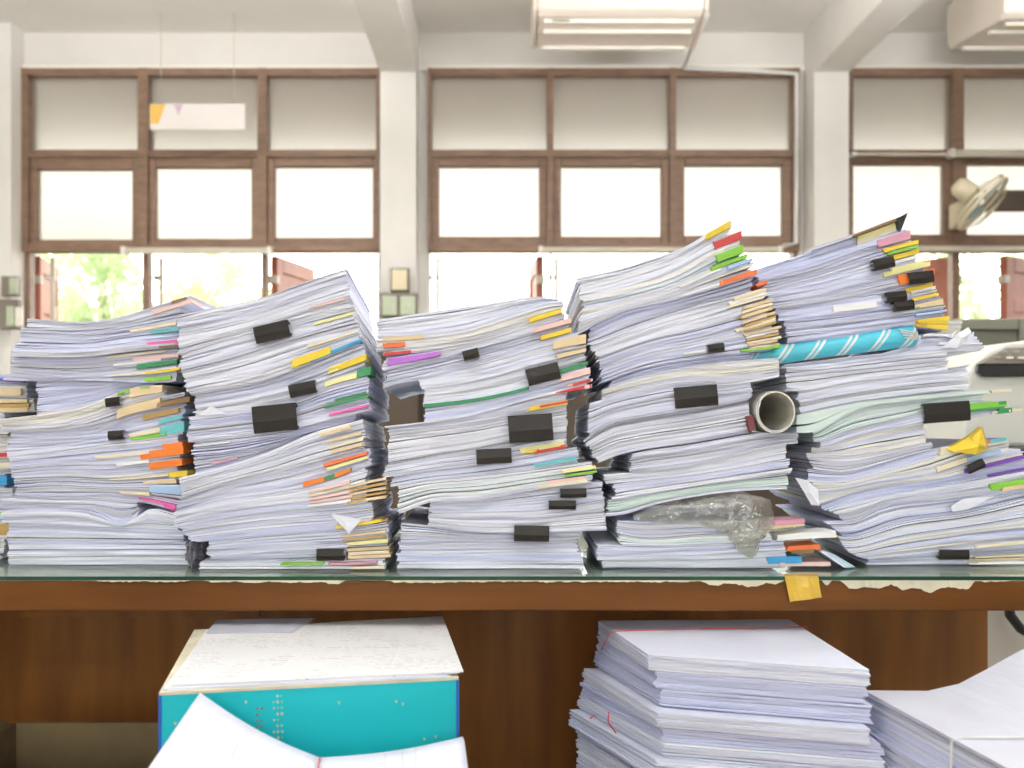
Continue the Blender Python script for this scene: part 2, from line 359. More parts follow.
# ------------------------------------------------------------------ things on the far wall
def pipe(name, pts, r, m, label, cat):
    bm = bmesh.new(); tube(bm, pts, r); o = link(name, bm, m); return tag(o, label, cat)
pipe('drain_pipe', [P(707, 14, 3.9), P(684, 68, 4.33), P(760, 71, 4.33), P(797, 74, 4.33), P(797, 120, 4.33), P(796, 243, 4.33), P(783, 246, 4.33)], .011, M['wire'], 'thin white drain pipe running from the middle air conditioner round the window', 'pipe')
def rail(x0, x1, y, h, Y, label):
    r = empty('curtain_rail', P(x0, y, Y), label, 'rail'); L = (x1 - x0) / F * Y; hh = h / F * Y / 2
    bm = bmesh.new(); box(bm, (0, -.02, -hh), (L, .01, hh)); link('rail_body', bm, M['pole'], r, bevel=.004)
    for q0 in (-.006, L - .012):
        bm = bmesh.new(); box(bm, (q0, -.026, -hh * 1.25), (q0 + .018, .016, hh * 1.25)); link('end_cap', bm, M['aclip'], r)
rail(124, 271, 251, 6, 4.31, 'cream lamp rail along the transom of the left window')
rail(540, 780, 250, 5, 4.31, 'cream rail along the transom of the middle window')
rail(950, 1100, 154, 7, 4.31, 'cream rail between upper and lower panes at the right')
rail(905, 1100, 249, 5, 4.31, 'cream rail along the transom below the wall fan')
rail(852, 949, 155, 3, 4.31, 'thin cream rail above the lit pane right of the right column')

# hanging sign
sg = empty('hanging_sign', P(198, 130, 4.15), 'blank white strip sign with orange end hanging before the upper left window', 'sign')
def rel(par, p): return Vector(p) - par.location
YS = 4.15
bm = bmesh.new(); a = rel(sg, P(150, 130, YS)); b = rel(sg, P(245, 104, YS)); box(bm, (a.x, -.004, a.z), (b.x, .004, b.z)); link('board', bm, M['signw'], sg)
bm = bmesh.new(); q = [rel(sg, P(*t, YS)) for t in ((150.5, 104.5), (166, 104.5), (158.5, 124), (150.5, 124))]
bm.faces.new([bm.verts.new((v.x, -.0048, v.z)) for v in q]); link('orange_print', bm, M['signo'], sg)
bm = bmesh.new(); q = [rel(sg, P(*t, YS)) for t in ((174, 104.5), (183, 104.5), (179, 116))]
bm.faces.new([bm.verts.new((v.x, -.0048, v.z)) for v in q]); link('mauve_print', bm, M['signp'], sg)
for x in (161, 234):
    bm = bmesh.new(); p = rel(sg, P(x, 104, YS)); tube(bm, [p, (p.x, 0, CEIL - sg.location.z)], .0018, 5); link('wire', bm, M['pole'], sg)

# air conditioners (ceiling-hung)
def aircon(x0, x1, y_bot_back, yf_top, Y0, Y1, label, sx=1):
    """hung under the ceiling: front face at Y0, sloping underside to the back at Y1"""
    X0, X1 = Xw(x0, Y0), Xw(x1, Y0); zt = CEIL - .02; z0 = Zw(yf_top, Y0); z1 = Zw(y_bot_back, Y1)
    r = empty('air_conditioner', (X0, Y0, z1), label, 'air conditioner', 'ceiling air conditioners')
    W = X1 - X0; H = zt - z1; D = Y1 - Y0; hf = z0 - z1
    prof = [(0, H), (0, hf + .02), (.03, hf), (D * .55, hf * .35), (D, 0), (D + .03, .03), (D + .03, H)]
    bm = bmesh.new(); A = [bm.verts.new((0, p, q)) for p, q in prof]; B = [bm.verts.new((W, p, q)) for p, q in prof]
    bm.faces.new(A); bm.faces.new(list(reversed(B)))
    for i in range(len(prof)): bm.faces.new((A[i], B[i], B[(i+1) % len(prof)], A[(i+1) % len(prof)]))
    bmesh.ops.recalc_face_normals(bm, faces=bm.faces); link('casing', bm, M['acw'], r, bevel=.012)
    def slat(f, th, nm, m, a0=.03, a1=.03, up=.012):
        yy = .03 + (D - .03) * f; zz = hf + (hf * .35 - hf) * (yy - .03) / (D * .55 - .03) if yy < D * .55 else hf * .35 * (1 - (yy - D * .55) / (D * .45))
        bm = bmesh.new(); box(bm, (a0, yy - th, zz - up), (W - a1, yy + th, zz + .006)); link(nm, bm, m, r, bevel=.003)
    slat(.12, .008, 'louvre', M['aclip']); slat(.42, .012, 'louvre', M['aclip']); slat(.50, .004, 'outlet_slot', M['swback'], up=.004); slat(.97, .01, 'back_lip', M['aclip'])
    for a0 in (-.014, W):
        bm = bmesh.new(); A = [bm.verts.new((a0, p - .004, q - .006)) for p, q in prof]; B = [bm.verts.new((a0 + .014, p - .004, q - .006)) for p, q in prof]
        bm.faces.new(A); bm.faces.new(list(reversed(B)))
        for i in range(len(prof)): bm.faces.new((A[i], B[i], B[(i+1) % len(prof)], A[(i+1) % len(prof)]))
        bmesh.ops.recalc_face_normals(bm, faces=bm.faces); link('end_panel', bm, M['acw'], r, bevel=.004)
    bm = bmesh.new(); yy = .26 * D; zz = hf * (1 - .65 * (yy - .03) / (D * .55 - .03)); box(bm, (.06, yy - .018, zz - .004), (.13, yy + .018, zz + .002)); link('sticker', bm, M['sticker'], r)
    for a0 in (.08, W - .1):
        bm = bmesh.new(); box(bm, (a0, D * .4, H), (a0 + .02, D * .6, H + .02)); link('hanger', bm, M['steel'], r)
    return r
aircon(537, 705, 48, 13, 3.72, 3.98, 'cream air conditioner hung above the middle window')
aircon(1008, 1180, 48, 16, 3.55, 3.98, 'cream air conditioner cut off by the top right corner of the view')

# wall fan
fn = empty('wall_fan', P(958, 215, 4.30), 'old cream wall fan tilted down beside the right mullion', 'fan')
cF = rel(fn, P(983, 204, 4.05)); n = Vector((.64, -.36, -.68)).normalized()
u = n.cross(Vector((0, 1, 0))).normalized(); v = n.cross(u)
R = 31 / F * 4.05
def ring(rr, off): return [cF + (u * math.cos(t) + v * math.sin(t)) * rr + n * off for t in [2*PI*i/36 for i in range(37)]]
bm = bmesh.new(); tube(bm, ring(R, 0), .008, 6); tube(bm, ring(R, -.02), .006, 6); link('cage_rim', bm, M['fan'], fn)
bm = bmesh.new()
for i in range(20):
    t = 2*PI*i/20; d = u * math.cos(t) + v * math.sin(t)
    tube(bm, [cF + n * .045 + d * .02, cF + n * .04 + d * R * .6, cF + d * R], .001, 4)
    tube(bm, [cF - n * .05 + d * .02, cF - n * .05 + d * R * .6, cF - n * .02 + d * R], .001, 4)
link('cage_wires', bm, M['cage'], fn)
bm = bmesh.new(); tube(bm, [cF + n * .048, cF + n * .04], .03, 16); link('cage_badge', bm, M['fan'], fn)
for k in range(3):
    t = 2*PI*k/3 + .4; d = u * math.cos(t) + v * math.sin(t); e = n.cross(d)
    bm = bmesh.new(); pr = [(.02, -.012), (.05, -.035), (.10, -.045), (.12, -.01), (.11, .03), (.06, .03), (.02, .012)]
    vs = [cF + d * a + e * b + n * (b * .35 - .005) for a, b in pr]
    A = [bm.verts.new(q) for q in vs]; B = [bm.verts.new(q - n * .003) for q in vs]
    bm.faces.new(A); bm.faces.new(list(reversed(B)))
    for i in range(7): bm.faces.new((A[i], B[i], B[(i+1) % 7], A[(i+1) % 7]))
    link('blade', bm, M['blade'], fn)
bm = bmesh.new(); tube(bm, [cF - n * .045, cF - n * .06, cF - n * .12, cF - n * .14], [.03, .045, .042, .03], 16); link('motor_housing', bm, M['fan'], fn)
bm = bmesh.new(); tube(bm, [cF - n * .12, (0, -.08, .02), (0, 0, -.02)], [.018, .02, .02], 10); link('bracket', bm, M['fan'], fn)
bm = bmesh.new(); box(bm, (-.03, -.05, -.06), (.03, .03, .05)); link('wall_base', bm, M['fan'], fn, bevel=.008)
o = boxo('dark_board', tuple(P(985, 211.5, 4.345)), (P(1060, 0, 4.345).x, 4.355, P(0, 190, 4.345).z), M['darkboard']); tag(o, 'dark brown board across the lit pane behind the wall fan', 'board')

# switch boxes
def switchbox(x0, x1, y0, y1, Y, plates, label, side=0):
    c = P((x0 + x1) / 2, y1, Y); r = empty('switch_box', c, label, 'switch')
    a, b = rel(r, P(x0, y1, Y)), rel(r, P(x1, y0, Y)); bm = bmesh.new(); box(bm, (a.x, -.035, a.z), (b.x, 0, b.z)); link('back_box', bm, M['swback'], r, bevel=.003)
    for (p0, p1, q0, q1, m) in plates:
        a, b = rel(r, P(p0, q1, Y)), rel(r, P(p1, q0, Y)); bm = bmesh.new(); box(bm, (a.x, -.046, a.z), (b.x, -.0352, b.z)); pl = link('cover_plate', bm, M[m], r, bevel=.004)
        bm = bmesh.new(); zc = (a.z + b.z) / 2; xc = (a.x + b.x) / 2; box(bm, (xc - .012, -.052, zc - .014), (xc + .012, -.0462, zc + .008)); link('rocker', bm, M[m], pl, bevel=.002)
switchbox(391, 410, 269, 293, 4.19, [(393, 408, 271, 291, 'swplate')], 'single cream switch on the pale column')
switchbox(381, 419, 294, 318, 4.19, [(383, 398, 297, 316, 'swgreen'), (401, 416, 297, 316, 'swgreen')], 'double switch box with greenish plates low on the pale column')
switchbox(5, 21, 277, 297, 4.22, [(14, 23, 279, 295, 'swgreen')], 'upper grey switch box at the far left')
switchbox(2, 22, 300, 330, 4.22, [(11, 19, 307, 327, 'swgreen'), (20, 28, 308, 327, 'aclip')], 'lower double switch box at the far left')

# ------------------------------------------------------------------ ceiling lamps out of view; window-side row added for its light
for i, (x, y, pd, pu) in enumerate(LAMPS):
    LZ = 2.08 if y > 2 else 2.42
    r = empty('unseen_ceiling_lamp', (x, y, LZ), 'unseen fluorescent lamp hung from the ceiling outside the view', 'lamp', 'hanging fluorescent lamps')
    bm = bmesh.new(); box(bm, (-.62, -.05, -.02), (.62, .05, .02)); link('housing', bm, M['aclip'], r, bevel=.006)
    for q in (-.5, .5):
        bm = bmesh.new(); tube(bm, [(q, 0, .02), (q, 0, CEIL - LZ)], .006); link('hanger_rod', bm, M['steel'], r)
    bm = bmesh.new(); tube(bm, [(-.6, 0, -.034), (.6, 0, -.034)], .012); link('tube', bm, M['lampon'], r)
    area('lamp_light', (x, y, LZ - .055), (0, 0, 0), 1.2, .10, pd, (.80, .87, 1.0))
    area('ceiling_fill_light', (x, y, LZ + .03), (PI, 0, 0), 1.2, .10, pu, (1, .98, .95))  # upward light added to brighten the ceiling

# ------------------------------------------------------------------ desk
GT = .773                                # top of the glass
DX0, DX1, DY0, DY1 = -1.1, .96, 1.25, 1.86
desk = empty('desk', (0, 1.5, 0), 'long brown wooden desk with torn cream paper along its front edge', 'desk')
def dbox(name, lo, hi, m, bevel=0):
    off = Vector(desk.location); bm = bmesh.new(); box(bm, Vector(lo) - off, Vector(hi) - off); return link(name, bm, m, desk, bevel=bevel)
dbox('desktop', (DX0, DY0, .728), (DX1, DY1, .7665), M['desk'], .002)
dbox('backing_sheet', (DX0 + .002, DY0 + .004, .7666), (DX1 - .002, DY1, .7675), M['topsheet'])
dbox('back_panel', (DX0, DY1 - .06, 0), (.905, DY1 - .04, .728), M['panel'])
dbox('leg', (.905, DY0 + .03, 0), (.95, DY0 + .075, .728), M['panel'], .002)
dbox('side_panel', (DX0, DY0 + .04, 0), (DX0 + .02, DY1 - .06, .728), M['panel'])
bench = empty('low_bench', (0, 1.15, 0), 'low dark wooden bench pushed under the desk, carrying the boxes and piles', 'bench')
for nm, lo, hi in (('bench_top', (-1.06, .62, .275), (.87, 1.70, .30)), ('leg', (-1.04, .66, 0), (-.98, .72, .275)), ('leg', (.79, .66, 0), (.85, .72, .275)), ('leg', (-1.04, 1.6, 0), (-.98, 1.66, .275)), ('leg', (.79, 1.6, 0), (.85, 1.66, .275))):
    bm = bmesh.new(); box(bm, Vector(lo) - Vector((0, 1.15, 0)), Vector(hi) - Vector((0, 1.15, 0))); link(nm, bm, M['panel'], bench, bevel=.002)
dbox('stringer', (DX0 + .02, DY1 - .075, .60), (Xw(258, 1.78), DY1 - .06, .728), M['panel'])
# torn paper stuck along the front edge
def torn(x0, x1, depth, seed, m='residue', y_top=580.5):
    rnd = random.Random(seed); off = Vector(desk.location); bm = bmesh.new(); n = max(6, int((x1 - x0) / 3)); top = []; bot = []; tb = []; bb = []
    for i in range(n + 1):
        x = x0 + (x1 - x0) * i / n; e = min(1, i / 2.5, (n - i) / 2.5); dd = max(.4, depth * (noise.noise(Vector((x * .05, seed, 0))) * .9 + .75) * e + rnd.uniform(-.8, .8))
        top.append(bm.verts.new(P(x, y_top, DY0 - .0022) - off)); bot.append(bm.verts.new(P(x, y_top + dd, DY0 - .0022 - .0015 * rnd.random()) - off))
        tb.append(bm.verts.new(P(x, y_top, DY0 - .0004) - off)); bb.append(bm.verts.new(P(x, y_top + dd, DY0 - .0004) - off))
    for i in range(n):
        bm.faces.new((top[i], top[i+1], bot[i+1], bot[i])); bm.faces.new((bot[i], bot[i+1], bb[i+1], bb[i])); bm.faces.new((tb[i], tb[i+1], top[i+1], top[i]))
    o = link('torn_paper', bm, M[m], desk); o['label'] = 'torn cream paper residue'
torn(96, 190, 1.6, 1); torn(205, 345, 2.2, 2); torn(322, 345, 5, 3); torn(385, 480, 2.4, 4); torn(395, 700, 1.8, 5)
torn(700, 784, 6, 6); torn(822, 832, 5, 7); torn(840, 975, 11, 8); torn(975, 1010, 1.5, 9)
# glass sheet
bm = bmesh.new(); fs = box(bm, (DX0, DY0 - .002, .768), (DX1 + .02, DY1, GT))
for f in fs[2:]: f.material_index = 1
g = link('glass_top', bm, [M['glass'], M['glassedge']]); tag(g, 'clear glass sheet with green edge lying on the desk', 'glass sheet')
# yellow tape
bm = bmesh.new(); off = P(800, 585, DY0)
pts = [((784, 573.5), (817, 573.5)), ((784.5, 577), (818.5, 577)), ((787, 588), (820, 586)), ((790, 602), (822, 597.5))]
rows = []
for i, (a, b) in enumerate(pts):
    Yy = [DY0 + .012, DY0 - .0035, DY0 - .006, DY0 - .006][i]; row = []
    for k in range(7):
        t = k / 6; p = P(a[0] + (b[0] - a[0]) * t, a[1] + (b[1] - a[1]) * t, Yy); p.y -= .0015 * math.sin(t * 9 + i)*(i > 0)
        if i < 2: p.z = GT + .0006 - (0 if i == 0 else .0002)
        row.append(bm.verts.new(p - off))
    rows.append(row)
for a, b in zip(rows, rows[1:]):
    for k in range(6): bm.faces.new((a[k], a[k+1], b[k+1], b[k]))
t = link('adhesive_tape', bm, M['tape'], None); t.location = off; sm = t.modifiers.new('s', 'SOLIDIFY'); sm.thickness = .0008; sm.offset = 1
tag(t, 'yellow adhesive tape folded over the glass edge', 'tape')

# ------------------------------------------------------------------ paper stacks
def curve(pts):
    """smooth y(x) through pixel points, straight beyond the ends"""
    pts = sorted(pts); xs = [p[0] for p in pts]; ys = [p[1] for p in pts]; n = len(xs)
    if n == 1: return lambda x: ys[0]
    d = [(ys[i+1] - ys[i]) / (xs[i+1] - xs[i]) for i in range(n - 1)]
    m = [d[0]] + [(d[i-1] + d[i]) / 2 for i in range(1, n - 1)] + [d[-1]]
    def f(x):
        if x <= xs[0]: return ys[0] + m[0] * .7 * (x - xs[0])
        if x >= xs[-1]: return ys[-1] + m[-1] * .7 * (x - xs[-1])
        i = max(k for k in range(n - 1) if xs[k] <= x); h = xs[i+1] - xs[i]; t = (x - xs[i]) / h
        return (2*t**3 - 3*t*t + 1) * ys[i] + (t**3 - 2*t*t + t) * h * m[i] + (-2*t**3 + 3*t*t) * ys[i+1] + (t**3 - t*t) * h * m[i+1]
    return f

class Stack:
    def __init__(s, Y0, drop=.03, depth=.235, skew=0, group=''):
        s.Y0, s.drop, s.depth, s.skew, s.group = Y0, drop, depth, skew, group
        s.base = CY + (EYE - GT) / Y0 * F; s.f = None; s.rnd = random.Random(int(Y0 * 1e4) + len(group)); s.items = []
    def pt(s, x, y, dy):
        """pixel on the front face -> world, dy metres behind the face"""
        p = P(x, y, s.Y0); k = dy / s.depth
        p.z = GT + (p.z - GT) * (1 - s.drop * max(0, k)); p.y += dy; p.x += s.skew * dy
        return p
    def top(s, pts): s.f = curve(pts)
    def nxt(s, pts):
        f0 = s.f; f1 = curve(pts) if pts else (lambda x: s.base - .3)
        base = s.base
        tab = []
        for k in range(-90, 1130, 2):
            a = f0(k); tab.append(min(max(f1(k), a + 1.2), base - .3) if a < base - 1.6 else base - .3)
        def g(x, tab=tab):
            q = min(max((x + 90) / 2, 0), len(tab) - 1.001); i = int(q); return tab[i] * (i + 1 - q) + tab[i + 1] * (q - i)
        s.f = g
        return f0, s.f
    def gap(s, pts): s.nxt(pts)
    def bundle(s, pts, xl, xr, label, tabs=(), pal='12313', dy=None, n=None, jag=1.0, name='paper_bundle', cat='paper bundle', gapf=.08, lx=0, rx=0):
        f0, f1 = s.nxt(pts); R = s.rnd; Y0 = s.Y0
        if dy is None: dy = R.uniform(0, .009)
        if name == 'paper_bundle' and len(pal) < 6: pal = pal * 3 + '55'
        ths = [f1(xl + (xr - xl) * q) - f0(xl + (xr - xl) * q) for q in (.1, .5, .9)]; th = sum(ths) / 3
        n = n or max(1, round(th / 1.7)); nx = 15
        o0 = s.pt((xl + xr) / 2, f1((xl + xr) / 2), dy)
        root = None; bm = bmesh.new(); mats = [M['w' + c] for c in sorted(set(pal))]; idx = {c: i for i, c in enumerate(sorted(set(pal)))}
        edges = [0.0]
        for k in range(n): edges.append(edges[-1] + R.uniform(.5, 1.5))
        edges = [e / edges[-1] for e in edges]; eg = .25 / max(th, 1)
        drift = 0; dl = dr = 0
        for k in range(n):
            a, b = edges[k], edges[k+1]; g = (b - a) * (gapf * R.random() if R.random() < .8 else R.uniform(.15, .42)) 
            if k == n - 1: b -= eg; g = 0
            b -= g
            drift = drift * .6 + R.gauss(0, .0009) * jag; tl = R.gauss(0, .0011) * jag
            dl = dl * .6 + R.gauss(0, .95) * jag; dr = dr * .6 + R.gauss(0, .85) * jag
            hh = 1 - (k + .5) / n
            xa = xl + dl + lx * (1 - hh); xb = xr + dr + rx * (1 - hh)
            ph = R.uniform(0, 6); am = R.uniform(0, .18) * (b - a); wv = R.uniform(.8, 2.2); cur = R.uniform(0, .006) if R.random() < .3 else 0
            rows = []; cl = R.uniform(0, .5) * (R.random() < .5); cr = R.uniform(0, .5) * (R.random() < .5)
            for i in range(nx):
                q = i / (nx - 1); q = q + .25 * math.sin(2 * PI * q) / (-2 * PI) * 1.2; x = xa + (xb - xa) * q
                y0, y1 = f0(x), f1(x); wob = am * math.sin(ph + q * 6 * wv) if 0 < k < n - 1 else 0
                yt = y0 + (y1 - y0) * (a + g * .0 + max(0, wob) + (b - a) * (cl * max(0, .12 - q) / .12 + cr * max(0, q - .88) / .12) * .6); yb = y0 + (y1 - y0) * b
                if yb - yt < .25: yt = yb - .25
                d = max(-.004, dy + drift + tl * (q - .5) * 2 + .0012 * math.sin(ph + q * 9) + cur * q * q)
                dB = dy + s.depth + drift * 2
                rows.append([bm.verts.new(s.pt(x, yb, d) - o0), bm.verts.new(s.pt(x, yt, d) - o0), bm.verts.new(s.pt(x, yt, dB) - o0), bm.verts.new(s.pt(x, yb, dB) - o0)])
            mi = idx[R.choice(pal)]
            for r0, r1 in zip(rows, rows[1:]):
                for j in range(4):
                    f = bm.faces.new((r0[j], r1[j], r1[(j+1) % 4], r0[(j+1) % 4])); f.material_index = mi
            for f in (bm.faces.new(rows[0]), bm.faces.new(list(reversed(rows[-1])))): f.material_index = mi
        bmesh.ops.recalc_face_normals(bm, faces=bm.faces)
        if tabs:
            root = empty(name, o0, label, cat, s.group); ob = link('sheets', bm, mats, root)
        else:
            ob = link(name, bm, mats); ob.location = o0; tag(ob, label, cat, s.group)
        for tb in tabs:
            xa, xb, yc, h, col = tb[:5]; xm = (xa + xb) / 2
            y0, y1 = f0(xm), f1(xm); T = max(.6, y1 - y0); c = (yc - y0) / T; hw = h / 2 / T
            c = min(max(c, .06 + min(hw, .44)), .94 - min(hw, .44)); a, b = max(.02, c - hw), min(.98, c + hw)
            bm = bmesh.new(); rows = []; m = 6; front = dy - .0042 - R.uniform(0, .002); sl = R.uniform(-1, 1.5)
            for i in range(m + 1):
                q = i / m; x = xa + (xb - xa) * q; yy0, yy1 = f0(x), f1(x); cut = (sl if i == 0 else 0)
                bend = .0012 * math.sin(q * 3 + sl)
                rows.append([bm.verts.new(s.pt(x + cut, yy0 + (yy1 - yy0) * b, front + bend) - o0), bm.verts.new(s.pt(x - cut, yy0 + (yy1 - yy0) * a, front + bend) - o0),
                             bm.verts.new(s.pt(x, yy0 + (yy1 - yy0) * (a + .15 * (b - a)), front + .05) - o0), bm.verts.new(s.pt(x, yy0 + (yy1 - yy0) * (b - .15 * (b - a)), front + .05) - o0)])
            for r0, r1 in zip(rows, rows[1:]):
                for j in range(4): bm.faces.new((r0[j], r1[j], r1[(j+1) % 4], r0[(j+1) % 4]))
            bm.faces.new(rows[0]); bm.faces.new(list(reversed(rows[-1])))
            bmesh.ops.recalc_face_normals(bm, faces=bm.faces)
            t = link('index_tab', bm, TM[col], root); t['label'] = CNAME.get(col, col) + ' index tab'
        return ob
def fan(xa, xb, y0, y1, cols, h=2.2, spread=5, seed=0):
    R = random.Random(seed + int(xa)); n = len(cols)
    return [(xa + R.uniform(-spread, spread), xb + R.uniform(-2, 2), y0 + (y1 - y0) * i / max(1, n - 1), h, c) for i, c in enumerate(cols)]

def clip(st, x, y, wpx, hpx, rot, label, m='black', dy=-.0075):
    o = empty('binder_clip', st.pt(x, y, dy), label, 'binder clip', 'black binder clips on the paper stacks', (0, math.radians(-rot) * -1, 0))
    o.rotation_euler = (0, -math.radians(rot), 0)
    sc = st.Y0 / F; W = wpx * sc / 2; H = hpx * sc / 2; e = .0018
    outer = [(.016, H * .55), (.010, H * .8), (.002, H), (0, H * .93), (-.0016, -H * .15), (0, -H * .93), (.002, -H), (.010, -H * .8), (.016, -H * .55)]
    inner = [(a + (.0007 if 0 < i < 8 else 0) + .0006, b * .93) for i, (a, b) in enumerate(outer)]
    bm = bmesh.new(); A = []; B = []
    for sgn, L in ((-1, A), (1, B)):
        L.append([bm.verts.new((sgn * W, p, q)) for p, q in outer]); L.append([bm.verts.new((sgn * W, p, q)) for p, q in inner])
    n = len(outer)
    for i in range(n - 1):
        bm.faces.new((A[0][i], B[0][i], B[0][i+1], A[0][i+1])); bm.faces.new((A[1][i], A[1][i+1], B[1][i+1], B[1][i]))
        bm.faces.new((A[0][i], A[0][i+1], A[1][i+1], A[1][i])); bm.faces.new((B[0][i], B[1][i], B[1][i+1], B[0][i+1]))
    for i in (0, n - 1): bm.faces.new((A[0][i], A[1][i], B[1][i], B[0][i]))
    bmesh.ops.recalc_face_normals(bm, faces=bm.faces); link('clip_body', bm, M[m], o)
    for sg_ in (-1, 1):      # rolled hinge lips; the folded wire handles lie back on the sheets
        bm = bmesh.new(); tube(bm, [(-W * .98, .0165, sg_ * H * .55), (W * .98, .0165, sg_ * H * .55)], .0011, 6)
        tube(bm, [(-W * .55, .0165, sg_ * H * .56), (-W * .3, .034, sg_ * H * .6), (W * .3, .034, sg_ * H * .6), (W * .55, .0165, sg_ * H * .56)], .0007, 5); link('wire_handle', bm, M['steel'], o)
    return o

# ---- far left stack, partly behind the next one
s = Stack(1.375, .02, .2, group='paper bundles in the half-hidden stack at the left edge')
s.top([(-60, 374), (0, 374), (22, 377)])
s.bundle([(-60, 387), (0, 386), (25, 386)], -70, 24, 'white and blue papers on top of the half-hidden stack at the left edge', [(-20, 23, 380, 3, 'violet'), (-20, 8, 378, 2, 'blue')], pal='12')
s.bundle([(-60, 398), (0, 398), (30, 398)], -70, 26, 'upper tan folder bundle at the left edge', [(-30, 22, 392, 7, 'ltan')], pal='4')
s.bundle([(-60, 413), (0, 413), (30, 412)], -70, 31, 'lower tan folder bundle at the left edge', fan(-30, 28, 401, 411, ['ltan', 'dtan', 'ltan'], 4, 1), pal='4')
s.bundle([(-60, 430), (0, 430), (20, 430)], -70, 4, 'white bundle under the tan folders at the left edge', pal='13')
s.bundle([(-60, 452), (20, 451)], -70, 8, 'pale pinkish bundle at the left edge', pal='44')
s.bundle([(-60, 459), (20, 457)], -70, 16, 'thin bundle with a red card end at the left edge', [(-30, 17, 455, 4, 'red')], pal='14')
s.bundle([(-60, 475), (20, 474)], -70, 8, 'bundle with a brown rounded end at the left edge', [(-30, 9, 466, 6, 'cream')], pal='4')
s.bundle([(-60, 490), (20, 488)], -70, 3, 'bundle with a blue disc-like tab at the left edge', [(-30, 7, 481, 9, 'blue')], pal='13')
s.bundle([(-60, 506), (20, 504)], -70, 10, 'bundle with a teal tab at the left edge', [(-30, 3, 501, 6, 'teal')], pal='12')
s.bundle([(-60, 522), (20, 519)], -70, 12, 'bundle with a green tab at the left edge', [(-30, 14, 511, 8, 'lime')], pal='1')
s.bundle([(-60, 542), (20, 539)], -70, 6, 'bundle with a broad orange tab at the left edge', [(-30, 11, 530, 11, 'dtan')], pal='14')
s.bundle(None, -70, 2, 'pale bundle at the foot of the half-hidden stack at the left edge', pal='41')

# ---- stack 1
s = Stack(1.325, .02, group='paper bundles in the leftmost full stack')
S1 = s
s.top([(24, 318), (86, 321.5), (129, 314), (160, 304), (187, 296)])
s.bundle([(20, 327), (86, 327), (129, 321), (160, 313), (193, 303)], 25, 190, 'topmost bundle of the leftmost full stack, curling up at the right', [(172, 186, 300, 2.5, 'brown'), (152, 192, 307, 4, 'ppink')], pal='1125')
s.bundle([(15, 343), (86, 344), (129, 338), (178, 333)], 19, 178, 'bundle with a teal tab under the curled top bundle, leftmost full stack', [(130, 176, 327, 3, 'cream'), (150, 179, 331, 3, 'teal')], pal='1335')
s.bundle([(8, 357), (86, 357), (129, 352), (180, 347)], 12, 179, 'bundle with a magenta tab in the leftmost full stack', [(148, 183, 343, 4.5, 'pink'), (160, 182, 347, 2.5, 'brown')], pal='1335')
s.bundle([(3, 373), (60, 377), (107, 375), (178, 366)], 7, 176, 'bundle with pink sheets and a green tab in the leftmost full stack', [(106, 165, 354, 2, 'cream'), (132, 178, 357, 3.5, 'ppink'), (112, 160, 362, 2, 'white'), (136, 176, 364, 4.5, 'green')], pal='1353')
s.bundle([(0, 380), (107, 381), (161, 383), (180, 380)], 3, 176, 'wide bundle with yellow and lime tabs in the leftmost full stack', [(145, 180, 371, 2.5, 'yellow'), (112, 150, 372, 2, 'cream'), (145, 171, 379, 3.5, 'lime')], pal='1335')
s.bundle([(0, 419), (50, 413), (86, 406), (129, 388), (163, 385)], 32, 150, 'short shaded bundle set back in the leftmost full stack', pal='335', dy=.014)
s.bundle([(0, 429), (50, 428), (86, 420), (129, 405), (178, 393)], -2, 163, 'rising bundle with a thick tan folder in the leftmost full stack', [(118, 150, 388, 2, 'lime'), (131, 163, 390, 8, 'ltan')], pal='1234', dy=.002)
s.bundle([(0, 433), (50, 431), (100, 428), (129, 417), (188, 405)], -4, 184, 'bundle with a bulging tan card in the leftmost full stack', [(118, 161, 405, 9, 'ltan'), (158, 190, 402, 5, 'brown')], pal='135', dy=.002)
s.bundle([(5, 445), (60, 443), (110, 437), (140, 430), (184, 418)], 5, 183, 'bundle with orange and light blue cards in the leftmost full stack', [(142, 178, 414, 5, 'dtan'), (158, 182, 421, 4, 'teal')], pal='133')
s.bundle([(8, 457), (60, 450), (110, 443), (140, 440), (184, 434)], 6, 180, 'bundle with a rounded blue-grey wrapper end in the leftmost full stack', [(128, 160, 433, 4, 'cream'), (160, 184, 429, 9, 'teal'), (130, 166, 439, 3.5, 'lime')], pal='1335')
s.bundle([(10, 478), (60, 476), (110, 478), (184, 470)], 10, 178, 'bundle with bright orange tabs in the leftmost full stack', [(96, 150, 455, 3, 'cream'), (163, 183, 446, 6, 'orange'), (140, 184, 453, 7.5, 'orange'), (117, 150, 463, 3, 'white'), (150, 183, 464, 6.5, 'orange')], pal='123')
s.bundle([(12, 487), (60, 484), (110, 486), (184, 484)], 12, 176, 'thin bundle with yellow and tan tabs below the orange tabs, leftmost full stack', [(168, 187, 474, 5.5, 'yellow'), (108, 168, 478, 2, 'cream'), (143, 176, 482, 3, 'ltan')], pal='135')
s.bundle([(10, 498), (60, 500), (110, 499), (150, 505), (180, 514)], 14, 180, 'dark-gapped bundle with light blue and magenta tabs, leftmost full stack', [(150, 185, 490, 7, 'lblue'), (120, 150, 493, 3, 'cream'), (139, 176, 502, 2.5, 'pink'), (164, 175, 508, 3, 'pink')], pal='1335', gapf=.3)
s.bundle([(-5, 512), (60, 511), (90, 513), (130, 524), (138, 514), (150, 509), (183, 516)], -3, 137, 'folded grey bundle drooping to a point in the leftmost full stack', pal='153', dy=.0)
s.bundle([(0, 523), (60, 524), (120, 528), (183, 531)], 3, 178, 'flat wide bundle under the drooping grey one, leftmost full stack', pal='21', dy=-.002)
